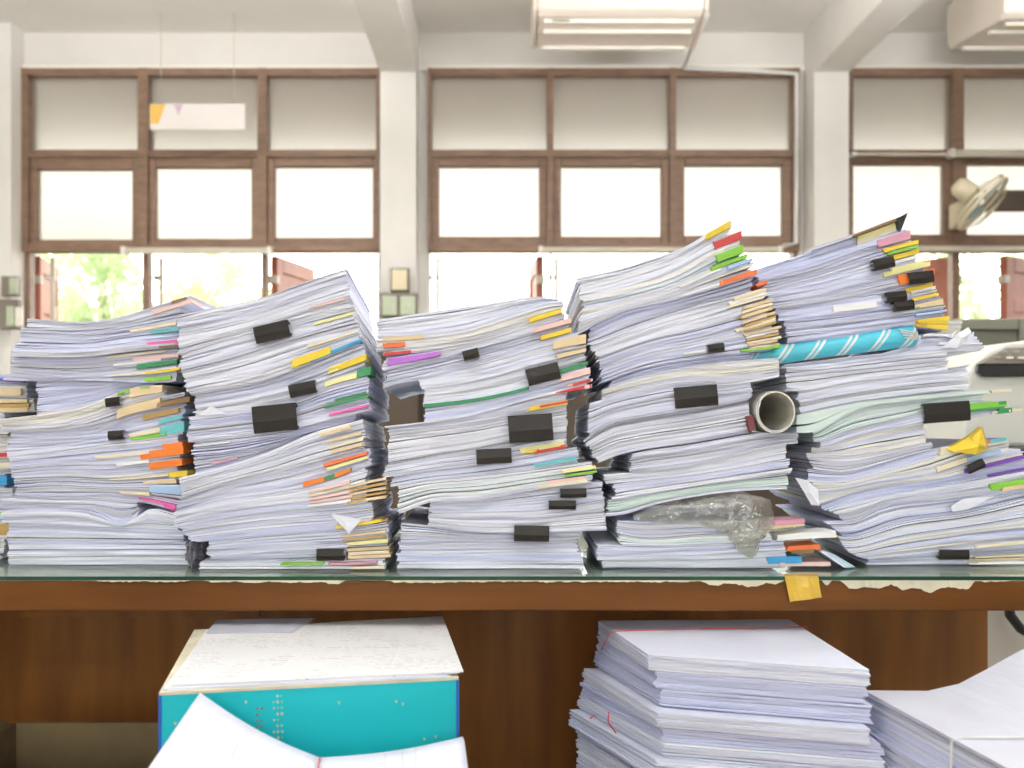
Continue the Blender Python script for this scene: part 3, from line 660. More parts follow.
s.bundle([(0, 541), (183, 542)], 7, 183, 'straight white bundle, third from the glass in the leftmost full stack', pal='123', jag=.5)
s.bundle([(0, 557), (183, 556)], 6, 185, 'straight white bundle, second from the glass in the leftmost full stack', pal='123', jag=.5)
s.bundle(None, 5, 187, 'straight white bundle lying on the glass under the leftmost full stack', pal='12', jag=.6)
clip(s, 114.5, 402, 14, 9, 8, 'small black clip under the tan folder of the leftmost full stack')
clip(s, 117.5, 435, 15, 9, 4, 'small black clip above the orange tabs of the leftmost full stack')

# ---- stack 2
s = Stack(1.303, .09, group='paper bundles in the second full stack from the left'); S2 = s
s.top([(174.5, 316), (215, 307), (260, 297), (305, 281), (343.5, 268.5)])
s.bundle([(177, 334), (215, 327), (260, 316), (305, 300), (348, 286)], 176, 346, 'topmost smooth white bundle of the second stack', pal='12')
s.bundle([(180, 353), (237, 336), (262, 329), (300, 317), (352, 304)], 178, 350, 'smooth bundle with a faint pink sheet, second stack', [(310, 345, 303, 2, 'ppink')], pal='12')
s.bundle([(178, 368), (215, 359), (260, 346), (305, 334), (352, 320)], 180, 354, 'bundle held by the topmost black clip, with a yellow edge line, second stack', [(314, 352, 318, 2.5, 'lyellow')], pal='122', lx=-3)
s.bundle([(179, 373), (237.6, 359), (294, 341), (356, 325)], 180, 357, 'thin grey-edged bundle below the topmost clip, second stack', pal='135')
s.bundle([(192, 395), (260, 382), (305, 366), (330, 356), (360, 343)], 182, 359, 'bundle with a bright yellow tab and a blue line, second stack', [(308, 358, 339, 2.5, 'cream'), (293, 331, 357, 8, 'yellow'), (310, 361, 356, 3, 'blue')], pal='122', lx=8)
s.bundle([(195, 406), (253, 396), (296, 386), (330, 374), (366, 361)], 193, 363, 'bundle with a broad yellow tab stack, second stack', fan(328, 365, 362, 370, ['yellow', 'lyellow', 'yellow'], 3, 2), pal='133')
s.bundle([(204, 415), (251, 409), (296, 399), (330, 386), (368, 376)], 196, 365, 'bundle held by the second black clip, second stack', [(325, 360, 380, 5, 'lyellow'), (330, 362, 386, 2, 'ppink'), (357, 371, 375, 8, 'green')], pal='123')
s.bundle([(192, 442), (255, 434), (298, 428), (328, 420), (370, 410)], 187, 368, 'thick bundle with green and pink tabs, held by the largest clip, second stack', [(335, 366, 396, 2, 'green'), (325, 368, 401, 3, 'green'), (329, 368, 410, 2.5, 'pink')], pal='1123', lx=-2)
s.bundle([(190, 455), (226, 452), (271, 443), (316, 430), (362, 418)], 191, 356, 'bundle wedged above the big fan of tan tabs, second stack', [(195, 230, 444, 1.6, 'white')], pal='1333', gapf=.35)
s.bundle([(183, 477), (226, 466), (271, 451), (316, 431), (350, 420)], 192, 300, 'short wrinkled bundle above the fanned one, second stack', [(210, 236, 461, 1.6, 'rose')], pal='335', gapf=.4, dy=.012)
s.bundle([(176, 500), (226, 484), (271, 474), (316, 462), (370, 448)], 180, 364, 'fanned bundle with cream and tan tabs, second stack', [(320, 350, 426, 4, 'cream'), (322, 352, 431, 2.5, 'ltan'), (328, 362, 437, 3, 'ltan'), (330, 364, 443, 3, 'cream'), (332, 363, 448, 3, 'ltan')], pal='122', dy=-.002)
s.bundle([(174, 512), (226, 500), (271, 494), (316, 485), (370, 466)], 178, 370, 'fanned bundle with orange, yellow and green tabs, second stack', [(324, 368, 459, 3.5, 'dorange'), (328, 368, 463, 3, 'lyellow'), (325, 352, 474, 4, 'green'), (304, 351, 479, 4.5, 'orange')], pal='1335', dy=-.001)
s.bundle([(173, 528), (226, 518), (271, 512), (316, 508), (350, 505), (385, 500)], 174, 366, 'fanned bundle with pale pink tabs and tan page ends, second stack', fan(310, 352, 487, 503, ['ppink', 'cream', 'ppink', 'ppink', 'white'], 2.8, 4) + fan(349, 387, 482, 512, ['ltan', 'dtan', 'ltan', 'dtan', 'ltan', 'cream', 'dtan', 'ltan'], 2.4, 2), pal='123', dy=-.002)
s.bundle([(205, 542), (260, 536), (300, 533), (340, 530), (388, 522)], 177, 372, 'smooth bundle with yellow and brown tabs, second stack', [(337, 382, 524, 3, 'yellow'), (345, 388, 527, 2.5, 'brown')], pal='123', lx=20)
s.bundle([(205, 556), (270, 552), (340, 548), (390, 545)], 207, 388, 'bundle with light green and brown tabs near the foot of the second stack', [(342, 386, 534, 2.5, 'ltan'), (343, 386, 538, 2, 'dtan'), (348, 388, 542, 3.5, 'lyellow')], pal='133')
s.bundle([(205, 561), (270, 561), (340, 560), (390, 558)], 208, 345, 'bundle with a manila folder end beside the lowest clip, second stack', fan(347, 389, 549, 557, ['ltan', 'cream', 'ltan'], 3.2, 1), pal='12')
s.bundle(None, 200, 386, 'loose bottom bundle of the second stack with thin green and red edges', [(283, 325, 562, 2, 'lime'), (330, 378, 562, 2, 'rose'), (352, 385, 566, 2.5, 'cream')], pal='12', dy=-.008)
clip(s, 273, 332, 35, 17, 13, 'topmost black clip of the second stack, tilted, with a grey sheen')
clip(s, 303.5, 389, 27, 13, 12, 'second black clip from the top of the second stack')
clip(s, 276, 418, 44, 27, 6, 'largest black clip of the second stack')
clip(s, 331, 554, 27, 12, 0, 'lowest black clip of the second stack, next to the manila end')

def loose_page(st, pts, label, m='w2', dy=-.006, back=.03):
    o = empty('loose_page', st.pt(pts[0][0], pts[0][1], dy), label, 'paper sheet'); bm = bmesh.new()
    q = [st.pt(p[0], p[1], dy - (.003 if i % 2 else 0)) - o.location for i, p in enumerate(pts)]
    f = [bm.verts.new(v) for v in q]; b = [bm.verts.new(v + Vector((0, .0012, .0004))) for v in q]
    c0 = bm.verts.new(sum(q, Vector()) / len(q) + Vector((0, -.002, 0))); n = len(q)
    for k in range(n): bm.faces.new((c0, f[k], f[(k+1) % n])); bm.faces.new((f[k], b[k], b[(k+1) % n], f[(k+1) % n]))
    bm.faces.new(b); bmesh.ops.recalc_face_normals(bm, faces=bm.faces); link('page_corner', bm, M[m], o)
loose_page(s, [(331, 513), (348, 516), (362, 519), (350, 533), (340, 523)], 'white dog-eared page corner hanging beside the yellow tab, second stack')
loose_page(s, [(200, 415), (213, 406), (226, 413), (213, 415)], 'small white page corner lifting left of the largest clip, second stack')

# ---- stack 3
s = Stack(1.303, .06, group='paper bundles in the middle stack'); S3 = s
s.top([(375, 319), (440, 309), (487, 302), (539, 295), (557, 298)])
s.bundle([(375, 335), (417, 333), (464, 327), (511, 312), (557, 300), (566, 301)], 375, 560, 'topmost smooth white bundle of the middle stack', pal='121')
s.bundle([(378, 352), (440, 346), (487, 337), (520, 327), (566, 312)], 377, 563, 'bundle with tan and orange tabs at its left end, middle stack', [(383, 424, 338, 4, 'ltan'), (383, 405, 345, 4.5, 'dorange'), (529, 562, 327, 4.5, 'yellow')], pal='124')
s.bundle([(384, 371), (440, 358.5), (487, 346), (525, 336), (569, 324)], 383, 565, 'bundle with a bright purple tab at its left end, middle stack', [(384, 411, 353, 3, 'red'), (388, 440, 358, 5.5, 'purple'), (533, 571, 336, 5, 'ppink')], pal='114')
s.bundle([(390, 380), (440, 369), (487, 357), (530, 344), (572, 332)], 385, 570, 'bundle with a yellow tab held by the smallest clip, middle stack', [(541, 571, 346, 4.5, 'yellow')], pal='1233')
s.bundle([(379, 389), (398, 383), (440, 377), (487, 368), (545, 352), (580, 345)], 382, 580, 'bundle with a broad tan folder end, middle stack', [(553, 586, 352, 9, 'ltan')], pal='123')
s.bundle([(400, 391), (440, 387), (487, 379), (529, 367), (585, 352)], 420, 585, 'bundle with tan tab and pale top line, middle stack', [(557, 586, 362, 4, 'ltan')], pal='1142')
s.bundle([(424, 402), (470, 397), (512, 389), (530, 384), (588, 366)], 424, 586, 'bundle gripped by the large tilted clip, with a green end, middle stack', [(560, 588, 367, 4, 'green')], pal='22')
s.bundle([(424, 408), (470, 403), (530, 390), (590, 374)], 424, 588, 'bundle edged by a long dark green line, middle stack', [(424, 529, 400, 3.5, 'green'), (558, 590, 377, 6, 'ppink')], pal='12')
s.bundle([(424, 422), (470, 415), (530, 398), (590, 382)], 424, 590, 'bundle with tan and red page ends, middle stack', fan(566, 591, 383, 391, ['ltan', 'red', 'ppink'], 2.5, 2), pal='133')
s.bundle([(385, 428), (440, 421), (487, 411), (534, 398), (566, 392), (592, 388)], 386, 588, 'curled bundle with red-lined page ends, middle stack', fan(556, 591, 393, 401, ['red', 'white', 'red', 'ppink'], 2.5, 4) + [(518, 560, 393, 2, 'white')], pal='124', dy=-.001)
s.bundle([(386, 433), (440, 427), (471, 423), (509, 416), (567, 405)], 387, 568, 'thin bundle with bright yellow tabs, middle stack', [(540, 568, 404, 2, 'red'), (529, 567, 409, 4.5, 'yellow')], pal='121')
s.bundle([(387, 465), (440, 456), (475, 451), (510, 443), (567, 434)], 388, 567, 'thick white bundle held by the largest clip of the middle stack', pal='222', jag=.5)
s.bundle([(380, 478.6), (420, 472), (475, 465), (530, 456), (570, 448)], 385, 567, 'bundle with yellow and red tabs and a wide clip, middle stack', [(520, 564, 447, 5, 'lyellow'), (525, 562, 449, 2.5, 'yellow'), (534, 566, 455, 4, 'red')], pal='12', lx=-3)
s.bundle([(393, 487), (430, 481), (464, 478), (534, 470), (595, 461)], 392, 578, 'bundle with a teal tab, shaded below the wide clip, middle stack', [(534, 576, 462, 3, 'teal')], pal='135')
s.bundle([(400, 514), (431, 502), (475, 500), (534, 490), (588, 483)], 399, 592, 'wavy bundle with yellow-green and orange tabs, middle stack', [(562, 595, 469, 3, 'lyellow'), (565, 596, 473, 2, 'lime'), (548, 585, 480, 4, 'ppink'), (538, 587, 486, 3.5, 'cream')], pal='1226', dy=-.003)
s.bundle([(428, 513), (480, 512), (540, 510), (604, 500)], 429, 603, 'bundle with twin small clips at its right end, middle stack', pal='115')
s.bundle([(428, 526), (468, 532), (515, 533.7), (604, 531)], 429, 604, 'broad smooth bundle jutting out to the right, middle stack', pal='125', dy=-.002)
s.bundle([(398, 543), (440, 542), (520, 542), (583, 540)], 401, 580, 'bundle held by the lowest clip of the middle stack', pal='123', gapf=.25)
s.bundle([(395, 554), (440, 555), (520, 553), (583, 553)], 397, 578, 'ragged white bundle, third from the glass in the middle stack', pal='123')
s.bundle([(395, 562), (583, 562)], 395, 583, 'ragged white bundle, second from the glass in the middle stack', pal='123', jag=1.4)
s.bundle(None, 399, 584, 'bottom bundle of the middle stack, flat on the glass', pal='12')
clip(s, 471, 354.5, 16, 10, 15, 'smallest black clip, near the top of the middle stack')
clip(s, 543, 374, 33, 17, 14, 'large tilted black clip at the right of the middle stack')
clip(s, 530.5, 428, 44, 27, 4, 'largest black clip of the middle stack')
clip(s, 494, 456, 35, 15, 3, 'wide grey-black clip just below the largest clip of the middle stack')
clip(s, 573, 492.7, 26, 9, 1, 'upper of the twin small clips at the right end of the middle stack')
clip(s, 562, 504.5, 27, 9, 0, 'lower of the twin small clips at the right end of the middle stack')
clip(s, 531.5, 533, 35, 16, -1, 'lowest black clip of the middle stack')

# ---- stack 4
s = Stack(1.303, .06, group='paper bundles in the fourth stack'); S4 = s
s.top([(577, 276), (618.6, 267.5), (653, 256.5), (685, 245.5), (709, 231), (731, 218.6)])
s.bundle([(578, 291), (630, 279), (665, 268), (690, 256), (712, 242), (740, 230)], 577, 733, 'topmost bundle with a yellow tab, highest of the fourth stack', [(707, 731, 226, 6, 'yellow')], pal='122', lx=2)
s.bundle([(580, 300), (630, 290), (675, 276), (716, 254), (745, 243)], 580, 742, 'bundle with a dark red tab at the top of the fourth stack', [(715, 742, 236, 7.5, 'red')], pal='124')
s.bundle([(582, 308), (623.5, 300), (672, 286), (716, 264), (746, 253)], 583, 741, 'bundle with a bright green tab in the fourth stack', [(716.5, 742, 254, 8, 'lime')], pal='1226')
s.bundle([(578, 322), (623.5, 308), (672, 293), (716, 275), (752, 262)], 581, 748, 'bundle with lime and light blue tabs, fourth stack', [(711.6, 747, 262, 4, 'lime'), (727, 752, 268, 3.5, 'lblue'), (680, 720, 278, 2, 'white')], pal='1224')
s.bundle([(575.7, 336), (599, 323), (628, 310), (672, 301), (719, 287), (760, 274)], 578, 754, 'curved bundle with red-orange tabs, fourth stack', [(723, 756, 277, 4.5, 'dorange'), (719, 756, 283, 5, 'orange'), (680, 722, 290, 2, 'white')], pal='1242', lx=-2)
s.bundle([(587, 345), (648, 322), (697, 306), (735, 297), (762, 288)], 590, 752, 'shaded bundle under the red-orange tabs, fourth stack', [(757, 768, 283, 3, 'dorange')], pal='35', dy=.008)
s.bundle([(590, 353), (648, 333), (697, 319), (735, 307), (768, 298)], 592, 760, 'bundle with small cream tabs in the fourth stack', fan(732, 764, 292, 302, ['cream', 'ltan', 'white', 'cream'], 2.5, 6), pal='122')
s.bundle([(596, 362), (648, 344), (697, 332), (735, 322), (773, 310)], 597, 766, 'bundle with several tan tabs in the fourth stack', fan(744, 773, 304, 316, ['ltan', 'cream', 'dtan', 'ltan'], 3, 5), pal='123')
s.bundle([(599, 370), (648, 353), (697, 344), (740, 334), (776, 324)], 600, 768, 'bundle with brown tabs in the middle of the fourth stack', fan(740, 776, 318, 329, ['ltan', 'dtan', 'cream', 'dtan'], 3, 6), pal='1233')
s.bundle([(605, 382), (648, 367), (707, 357), (779, 349)], 603, 772, 'bundle with many tan page ends and a green line, fourth stack', fan(748, 779, 331, 346, ['ltan', 'white', 'dtan', 'cream', 'ltan', 'ppink'], 2.2, 4) + [(741, 781, 349, 2.5, 'lime'), (683, 706, 352, 2, 'white')], pal='1233')
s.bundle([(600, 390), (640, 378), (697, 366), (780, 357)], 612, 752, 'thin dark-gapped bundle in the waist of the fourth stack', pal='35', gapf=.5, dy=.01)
s.bundle([(594, 402), (630, 392), (690, 382), (720, 386), (779, 377)], 602, 778, 'smooth curved bundle above the clip in the waist of the fourth stack', pal='224', dy=-.003, jag=.5)
s.bundle([(586, 439), (610, 424), (638, 418), (700, 408), (760, 397)], 589, 751, 'folded smooth bundle gripped by the wide clip, fourth stack', pal='115', dy=-.001, jag=.7)
s.bundle([(600, 463), (614, 457), (638, 451), (693, 443), (750, 433)], 584, 750, 'thick white bundle beside the rolled paper, fourth stack', pal='125', lx=14, jag=.7)
s.gap([(600, 464), (614, 458), (638, 452), (693, 444), (750, 433.5), (795, 433)])
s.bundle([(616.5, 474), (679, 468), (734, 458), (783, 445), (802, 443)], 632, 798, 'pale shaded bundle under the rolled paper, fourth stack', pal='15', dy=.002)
s.bundle([(612, 484), (679, 477), (734, 469), (792, 458)], 606, 788, 'bundle with mint sheets, curled at its left end, fourth stack', pal='1626')
s.bundle([(614, 500), (679, 489), (734, 481), (793, 474)], 613, 791, 'ragged bundle below the mint sheets, fourth stack', pal='123', jag=1.4)
s.bundle([(603, 517), (625, 515), (652, 506), (723, 493), (792, 489)], 611, 787, 'curved ragged bundle above the plastic bag, fourth stack', pal='1264', lx=-4, jag=1.3)
s.gap([(603, 520), (640, 522), (700, 522), (760, 521), (800, 519)])
s.bundle([(615, 533), (640, 538), (700, 535), (760, 532), (806, 527)], 618, 765, 'bundle with rose-coloured page ends behind the plastic bag, fourth stack', fan(762, 806, 521, 527, ['rose', 'rose', 'ltan'], 2.6, 4), pal='132')
s.bundle([(618, 545), (660, 546), (720, 544), (800, 539)], 620, 770, 'loose white bundle under the plastic bag, with a pale folder end, fourth stack', [(776, 834, 535, 6, 'white'), (800, 835, 537, 2.5, 'yellow')], pal='126', dy=-.002, jag=1.5)
s.bundle([(598, 560), (700, 559), (800, 554)], 598, 785, 'bundle with a red-orange tab near the foot of the fourth stack', [(786, 819, 547, 4.5, 'dorange'), (790, 812, 551, 3, 'brown')], pal='123', dy=-.002)
s.bundle(None, 603, 787, 'bottom bundle of the fourth stack with blue and pink ends', [(767, 801, 560, 7, 'blue'), (780, 830, 564, 4, 'ppink')], pal='12')
clip(s, 715, 348, 16, 8, 8, 'smallest black clip of the fourth stack')
clip(s, 695, 396.5, 43, 21, 5, 'wide black clip in the waist of the fourth stack')

# paper roll seen end-on in the waist of the fourth stack
rl = empty('paper_roll', s.pt(774, 433, 0), 'grey-white paper tube seen end-on at the right of the fourth stack', 'paper roll')
R0 = 21 * s.Y0 / F
bm = bmesh.new(); N = 40; Ls = .24
def rr(k, r, y): t = 2*PI*k/N; return (r * math.cos(t) * .93, y, R0 + r * math.sin(t))
A = [bm.verts.new(rr(k, R0, -.008)) for k in range(N)]; B = [bm.verts.new(rr(k, R0 - .0022, -.008)) for k in range(N)]
A2 = [bm.verts.new(rr(k, R0, Ls)) for k in range(N)]; B2 = [bm.verts.new(rr(k, R0 - .0022, Ls)) for k in range(N)]
for k in range(N):
    j = (k + 1) % N
    for q in ((A[k], A[j], B[j], B[k]), (A[j], A[k], A2[k], A2[j]), (B[k], B[j], B2[j], B2[k]), (A2[k], B2[k], B2[j], A2[j])): bm.faces.new(q).smooth = False
bm.normal_update(); link('tube_wall', bm, M['roll'], rl)
bm = bmesh.new(); v = [bm.verts.new(rr(k, R0 - .0025, Ls - .02)) for k in range(N)]; bm.faces.new(v); link('tube_end', bm, M['roll'], rl)
bm = bmesh.new(); tube(bm, [(R0*.93 * math.cos(t) * .9, -.0085, R0 + R0 * math.sin(t) * .9) for t in [2.6 + i * .35 for i in range(9)]], .0008, 4); link('inner_layer', bm, M['w2'], rl)
o = boxo('maroon_card', (-.0045, 0, -.010), (.0045, .06, .010), M['maroon'], bevel=.0008); o.location = s.pt(750.5, 423, -.0045); o.rotation_euler = (0, math.radians(-12), 0)
tag(o, 'small maroon card beside the paper tube', 'card')

# plastic bag
def bag():
    bm = bmesh.new(); NX, NY = 70, 24; o0 = s.pt(700, 515, 0)
    lo = curve([(630, 518), (660, 522), (700, 524), (722, 534), (738, 550), (750, 556), (762, 534), (772, 522)]); hi = curve([(630, 516), (652, 508), (690, 501), (723, 495), (748, 494), (772, 500)])
    fr = []; bk = []
    for i in range(NX + 1):
        x = 632 + 138 * i / NX; r1 = []; r2 = []
        a, b = hi(x), max(lo(x), hi(x) + 1)
        for j in range(NY + 1):
            q = j / NY; y = a + (b - a) * q; e = math.sin(PI * q) ** .5 * min(1, i / 8, (NX - i) / 6)
            nz = noise.noise(Vector((x * .09, y * .13, 1))) + .9 * abs(noise.noise(Vector((x * .3, y * .16, 4))))
            xx = x + 4 * nz * (.3 + q)
            r1.append(bm.verts.new(s.pt(xx, y, -.006 - .009 * e - .005 * nz * e - .006 * q) - o0)); r2.append(bm.verts.new(s.pt(xx, y, -.0045 + .0 * e) - o0) if y > 519 else bm.verts.new(s.pt(xx, y, .10) - o0))
        fr.append(r1); bk.append(r2)
    for i in range(NX):
        for j in range(NY):
            bm.faces.new((fr[i][j], fr[i+1][j], fr[i+1][j+1], fr[i][j+1])).smooth = True; bm.faces.new((bk[i][j], bk[i][j+1], bk[i+1][j+1], bk[i+1][j])).smooth = True
    o = link('plastic_bag', bm, M['bag']); o.location = o0; tag(o, 'crumpled clear plastic bag drooping from the lower fourth stack', 'plastic bag')
bag()

# ---- stack 5
s = Stack(1.33, .04, group='paper bundles in the rightmost stack'); S5 = s
s.top([(752.5, 266.5), (795.5, 252.7), (851, 234.7), (903, 214.5)])
s.bundle([(753, 269), (797, 255.5), (852, 237.5), (905, 218)], 812, 903, 'thin dark grey folder sticking up at the top of the rightmost stack', [(852, 905, 227, 2.4, 'brown')], pal='5', n=1, name='dark_folder', cat='folder', dy=-.001, jag=.2)
s.bundle([(754, 278), (809, 262), (859, 245), (902, 230)], 757, 897, 'bundle with cream and pinkish tan ends under the dark folder, rightmost stack', [(859, 898, 228, 4, 'lyellow'), (859, 899, 236, 7, 'cream')], pal='133')
s.bundle([(755, 284), (815, 270), (862, 253), (908, 240)], 760, 906, 'bundle with mint sheets and a rose end, rightmost stack', [(877, 909, 240, 8, 'rose')], pal='1633')
s.bundle([(757, 291), (823, 276), (868, 261), (918, 248)], 760, 914, 'bundle with a yellow and green end near the top of the rightmost stack', [(884, 918, 246, 4, 'yellow'), (888, 918, 250, 2.5, 'lime')], pal='133')
s.bundle([(760, 297), (823, 284), (868, 274), (921, 260)], 762, 919, 'bundle held by the topmost clip of the rightmost stack', [(891, 920, 253, 4.5, 'yellow'), (893, 921, 259, 3, 'white')], pal='1233')
s.bundle([(765, 302), (823, 294), (865, 283), (926, 268)], 768, 926, 'bundle with pale yellow tabs in the rightmost stack', [(892, 925, 263, 3, 'lyellow'), (884, 930, 269, 4.5, 'lyellow')], pal='133', gapf=.3)
s.bundle([(776, 308), (831, 300), (884, 290), (934, 279)], 772, 932, 'bundle with bright orange patches around a clip, rightmost stack', [(899, 911, 278, 10, 'orange'), (927, 934, 274, 10, 'orange')], pal='1335', gapf=.3)
s.bundle([(778, 314), (831, 306), (884, 300), (937, 289)], 778, 936, 'bundle with a yellow tab and dark clip, rightmost stack', [(906, 934, 287, 4, 'yellow'), (912, 936, 292, 3, 'white')], pal='1233')
s.bundle([(781.6, 321), (837, 315), (895, 307), (941, 297)], 780, 938, 'bundle carrying a white paper flap, rightmost stack', [(833, 876, 307, 6, 'white'), (912, 938, 297, 3, 'yellow')], pal='133')
s.bundle([(783, 327), (851, 320), (900, 312), (945, 305)], 783, 941, 'bundle with a tan and green end, rightmost stack', [(906, 942, 305, 5, 'ltan'), (916, 943, 310, 2.5, 'lime')], pal='133')
s.bundle([(785, 335), (851, 328), (906, 321), (947, 315)], 785, 944, 'bluish bundle above the yellow sheets, rightmost stack', [(915, 945, 313, 2, 'lblue')], pal='133')
s.bundle([(786, 347), (851, 337), (906, 326), (947, 331)], 786, 945, 'bundle with thick bright yellow sheets, resting on the turquoise package', fan(916, 947, 318, 329, ['yellow', 'yellow', 'dtan', 'yellow'], 3.4, 2), pal='133')
s.gap([(740, 370), (786, 364), (851, 356), (906, 346), (920, 334), (950, 333)])
s.bundle([(786, 368), (823, 366), (880, 358), (948, 352), (984, 350)], 786, 980, 'bundle fanning far out to the right under the turquoise package', [(925, 958, 335, 2, 'white'), (940, 983, 343, 2.2, 'white')], pal='123', jag=2.2, rx=4)
s.bundle([(787, 377), (851, 370), (950, 360)], 787, 948, 'straight white bundle below the fanned one, rightmost stack', pal='123')
s.bundle([(787, 391), (809, 391), (851, 382), (950, 370), (972, 364)], 788, 951, 'thick white bundle in the upper middle of the rightmost stack', pal='122', jag=.6)
s.bundle([(800, 400), (851, 391), (900, 383), (972, 376)], 799, 971, 'smooth white bundle reaching right of the one above, rightmost stack', pal='122', jag=.6)
s.bundle([(798, 415), (830, 408), (855, 403), (895, 398), (972, 391)], 801, 971, 'white bundle lying on the big mint sheet, rightmost stack', pal='122', jag=.6)
s.bundle([(792, 433), (816, 432), (835, 420), (855, 409), (907, 401), (989, 393)], 796, 990, 'big mint sheet curling down at the left, rightmost stack', [(989, 1008, 389, 3, 'cream')], pal='6', n=2, dy=-.004, name='mint_sheet', cat='paper sheet', jag=.3)
s.bundle([(800, 441), (822, 442), (850, 434), (907, 420), (960, 404), (1005, 400)], 815, 985, 'mint-tinted bundle tucked under the big mint sheet, rightmost stack', pal='615', dy=.004)
s.bundle([(803, 446), (825, 448), (860, 436), (923, 425), (1002, 414)], 820, 1000, 'bundle with green ends held by the largest clip, rightmost stack', [(966, 1004, 401, 3.5, 'green'), (966, 1005, 405, 6, 'lime'), (968, 1002, 409, 2.5, 'green'), (990, 1019, 411, 2.2, 'cream'), (996, 1010, 416, 5, 'green')], pal='1223', dy=-.001)
s.bundle([(803, 452), (844, 456), (879, 452), (926, 443), (1000, 430)], 812, 926, 'smooth bundle with a rounded right end below the largest clip, rightmost stack', pal='14', dy=.002, jag=.4)
s.bundle([(803, 468), (845, 472), (879, 464), (926, 451), (985, 440)], 806, 932, 'thick smooth bundle, second below the largest clip, rightmost stack', pal='125', dy=.002, jag=.4, lx=8)
s.bundle([(800, 482), (845, 483), (879, 474), (923, 462), (960, 449), (1008, 440)], 808, 990, 'bundle with blue, orange and teal tabs beside the amber folder, rightmost stack', [(980, 994, 434, 3, 'blue'), (983, 1000, 441, 5, 'dorange'), (980, 1002, 446, 4, 'violet'), (975, 1005, 450, 3.5, 'teal'), (940, 975, 462, 5, 'cream')], pal='133')
s.bundle([(812, 494), (845, 489), (879, 482), (934, 474), (970, 462), (1016, 450)], 812, 1010, 'bundle with a cream tag and small clip, rightmost stack', [(937, 966, 474, 5.5, 'cream'), (960, 1000, 466, 4, 'lblue')], pal='1342')
s.bundle([(819, 505), (860, 492), (900, 484), (934, 480), (1020, 460)], 818, 1022, 'bundle with a long purple edge, rightmost stack', [(965, 1023, 470, 3.5, 'violet')], pal='142')
s.bundle([(822, 512), (852, 503), (879, 497), (934, 488), (1026, 471)], 820, 1030, 'curled bundle with a second purple edge, rightmost stack', [(990, 1028, 476, 2.5, 'violet')], pal='1333', lx=6)
s.bundle([(835, 521), (855, 520), (885, 506), (934, 500), (1030, 488)], 828, 1035, 'bundle with a broad green card at the right edge, rightmost stack', [(989, 1032, 484, 7, 'lime'), (1000, 1034, 492, 4, 'ltan')], pal='1425', lx=16, dy=-.001)
s.bundle([(838, 536), (852, 537), (901, 522), (967, 513), (1030, 497)], 824, 1036, 'crumpled white bundle below the green card, rightmost stack', pal='1235', lx=22)
s.bundle([(840, 553), (858, 552), (893, 544), (967, 533), (1030, 526)], 833, 1038, 'wavy cream-white bundle low in the rightmost stack', pal='142', lx=18, dy=-.003)
s.bundle([(835, 560), (893, 556), (967, 549), (1030, 543)], 850, 1034, 'grey-white bundle above the lowest clip, rightmost stack', fan(970, 1036, 543, 554, ['cream', 'ltan', 'cream', 'dtan', 'cream'], 1.6, 5), pal='1534', lx=10, dy=-.004)
s.bundle(None, 868, 1032, 'bottom bundle with cream fanned ends, rightmost stack', fan(972, 1034, 556, 565, ['cream', 'ltan', 'cream', 'white'], 1.7, 6), pal='135', dy=.004)
# bright small booklet at the foot
bm = bmesh.new()
o = empty('folded_booklet', S4.pt(838, S4.base - 1, .0), 'colour-edged white booklet leaning at the foot between the two right stacks', 'booklet')
for i in range(5):
    a = [Vector((-.024 + i * .0035, 0, .022 - i * .0012)), Vector((.008 + i * .003, 0, .0006)), Vector((.013 + i * .003, 0, .0006)), Vector((-.019 + i * .0035, 0, .0235 - i * .0012))]
    bm = bmesh.new(); f = [bm.verts.new(q + Vector((0, .001 * i, 0))) for q in a]; b = [bm.verts.new(q + Vector((0, .05, 0))) for q in a]
    bm.faces.new(f); bm.faces.new(list(reversed(b)))
    for k in range(4): bm.faces.new((f[k], b[k], b[(k+1) % 4], f[(k+1) % 4]))
    bmesh.ops.recalc_face_normals(bm, faces=bm.faces)
    link('page', bm, [M['w1'], TM['lblue'], M['w2'], TM['teal'], M['w1']][i], o)
clip(s, 882, 264, 21, 11, 12, 'topmost black clip of the rightmost stack')
clip(s, 919, 278, 25, 12, 7, 'black clip between the orange patches, rightmost stack')
clip(s, 894.5, 297, 20, 10, 8, 'black clip below and left of the orange patches, rightmost stack')
clip(s, 902, 306, 20, 10, 6, 'black clip touching the one above it, left of the tan end, rightmost stack')
clip(s, 944.5, 412, 46, 20, 4, 'largest black clip of the rightmost stack, beside green ends')
clip(s, 974, 466, 17, 9, 25, 'small steeply tilted clip beside the cream tag, rightmost stack')
clip(s, 952, 554, 29, 10, 0, 'lowest black clip of the rightmost stack')

# dark folder corner standing up
o = empty('folder_corner', s.pt(897, 232, -.006), 'black triangular folder corner poking up from the top of the rightmost stack', 'folder')
bm = bmesh.new(); q = [s.pt(*t, -.006) - o.location for t in ((894.5, 219.5), (906, 213.5), (902.5, 223), (899, 232))]
f = [bm.verts.new(v) for v in q]; b = [bm.verts.new(v + Vector((0, .05, -.002))) for v in q]
bm.faces.new(f); bm.faces.new(list(reversed(b)))
for k in range(4): bm.faces.new((f[k], b[k], b[(k+1) % 4], f[(k+1) % 4]))
bmesh.ops.recalc_face_normals(bm, faces=bm.faces); link('cover', bm, M['blackpl'], o)

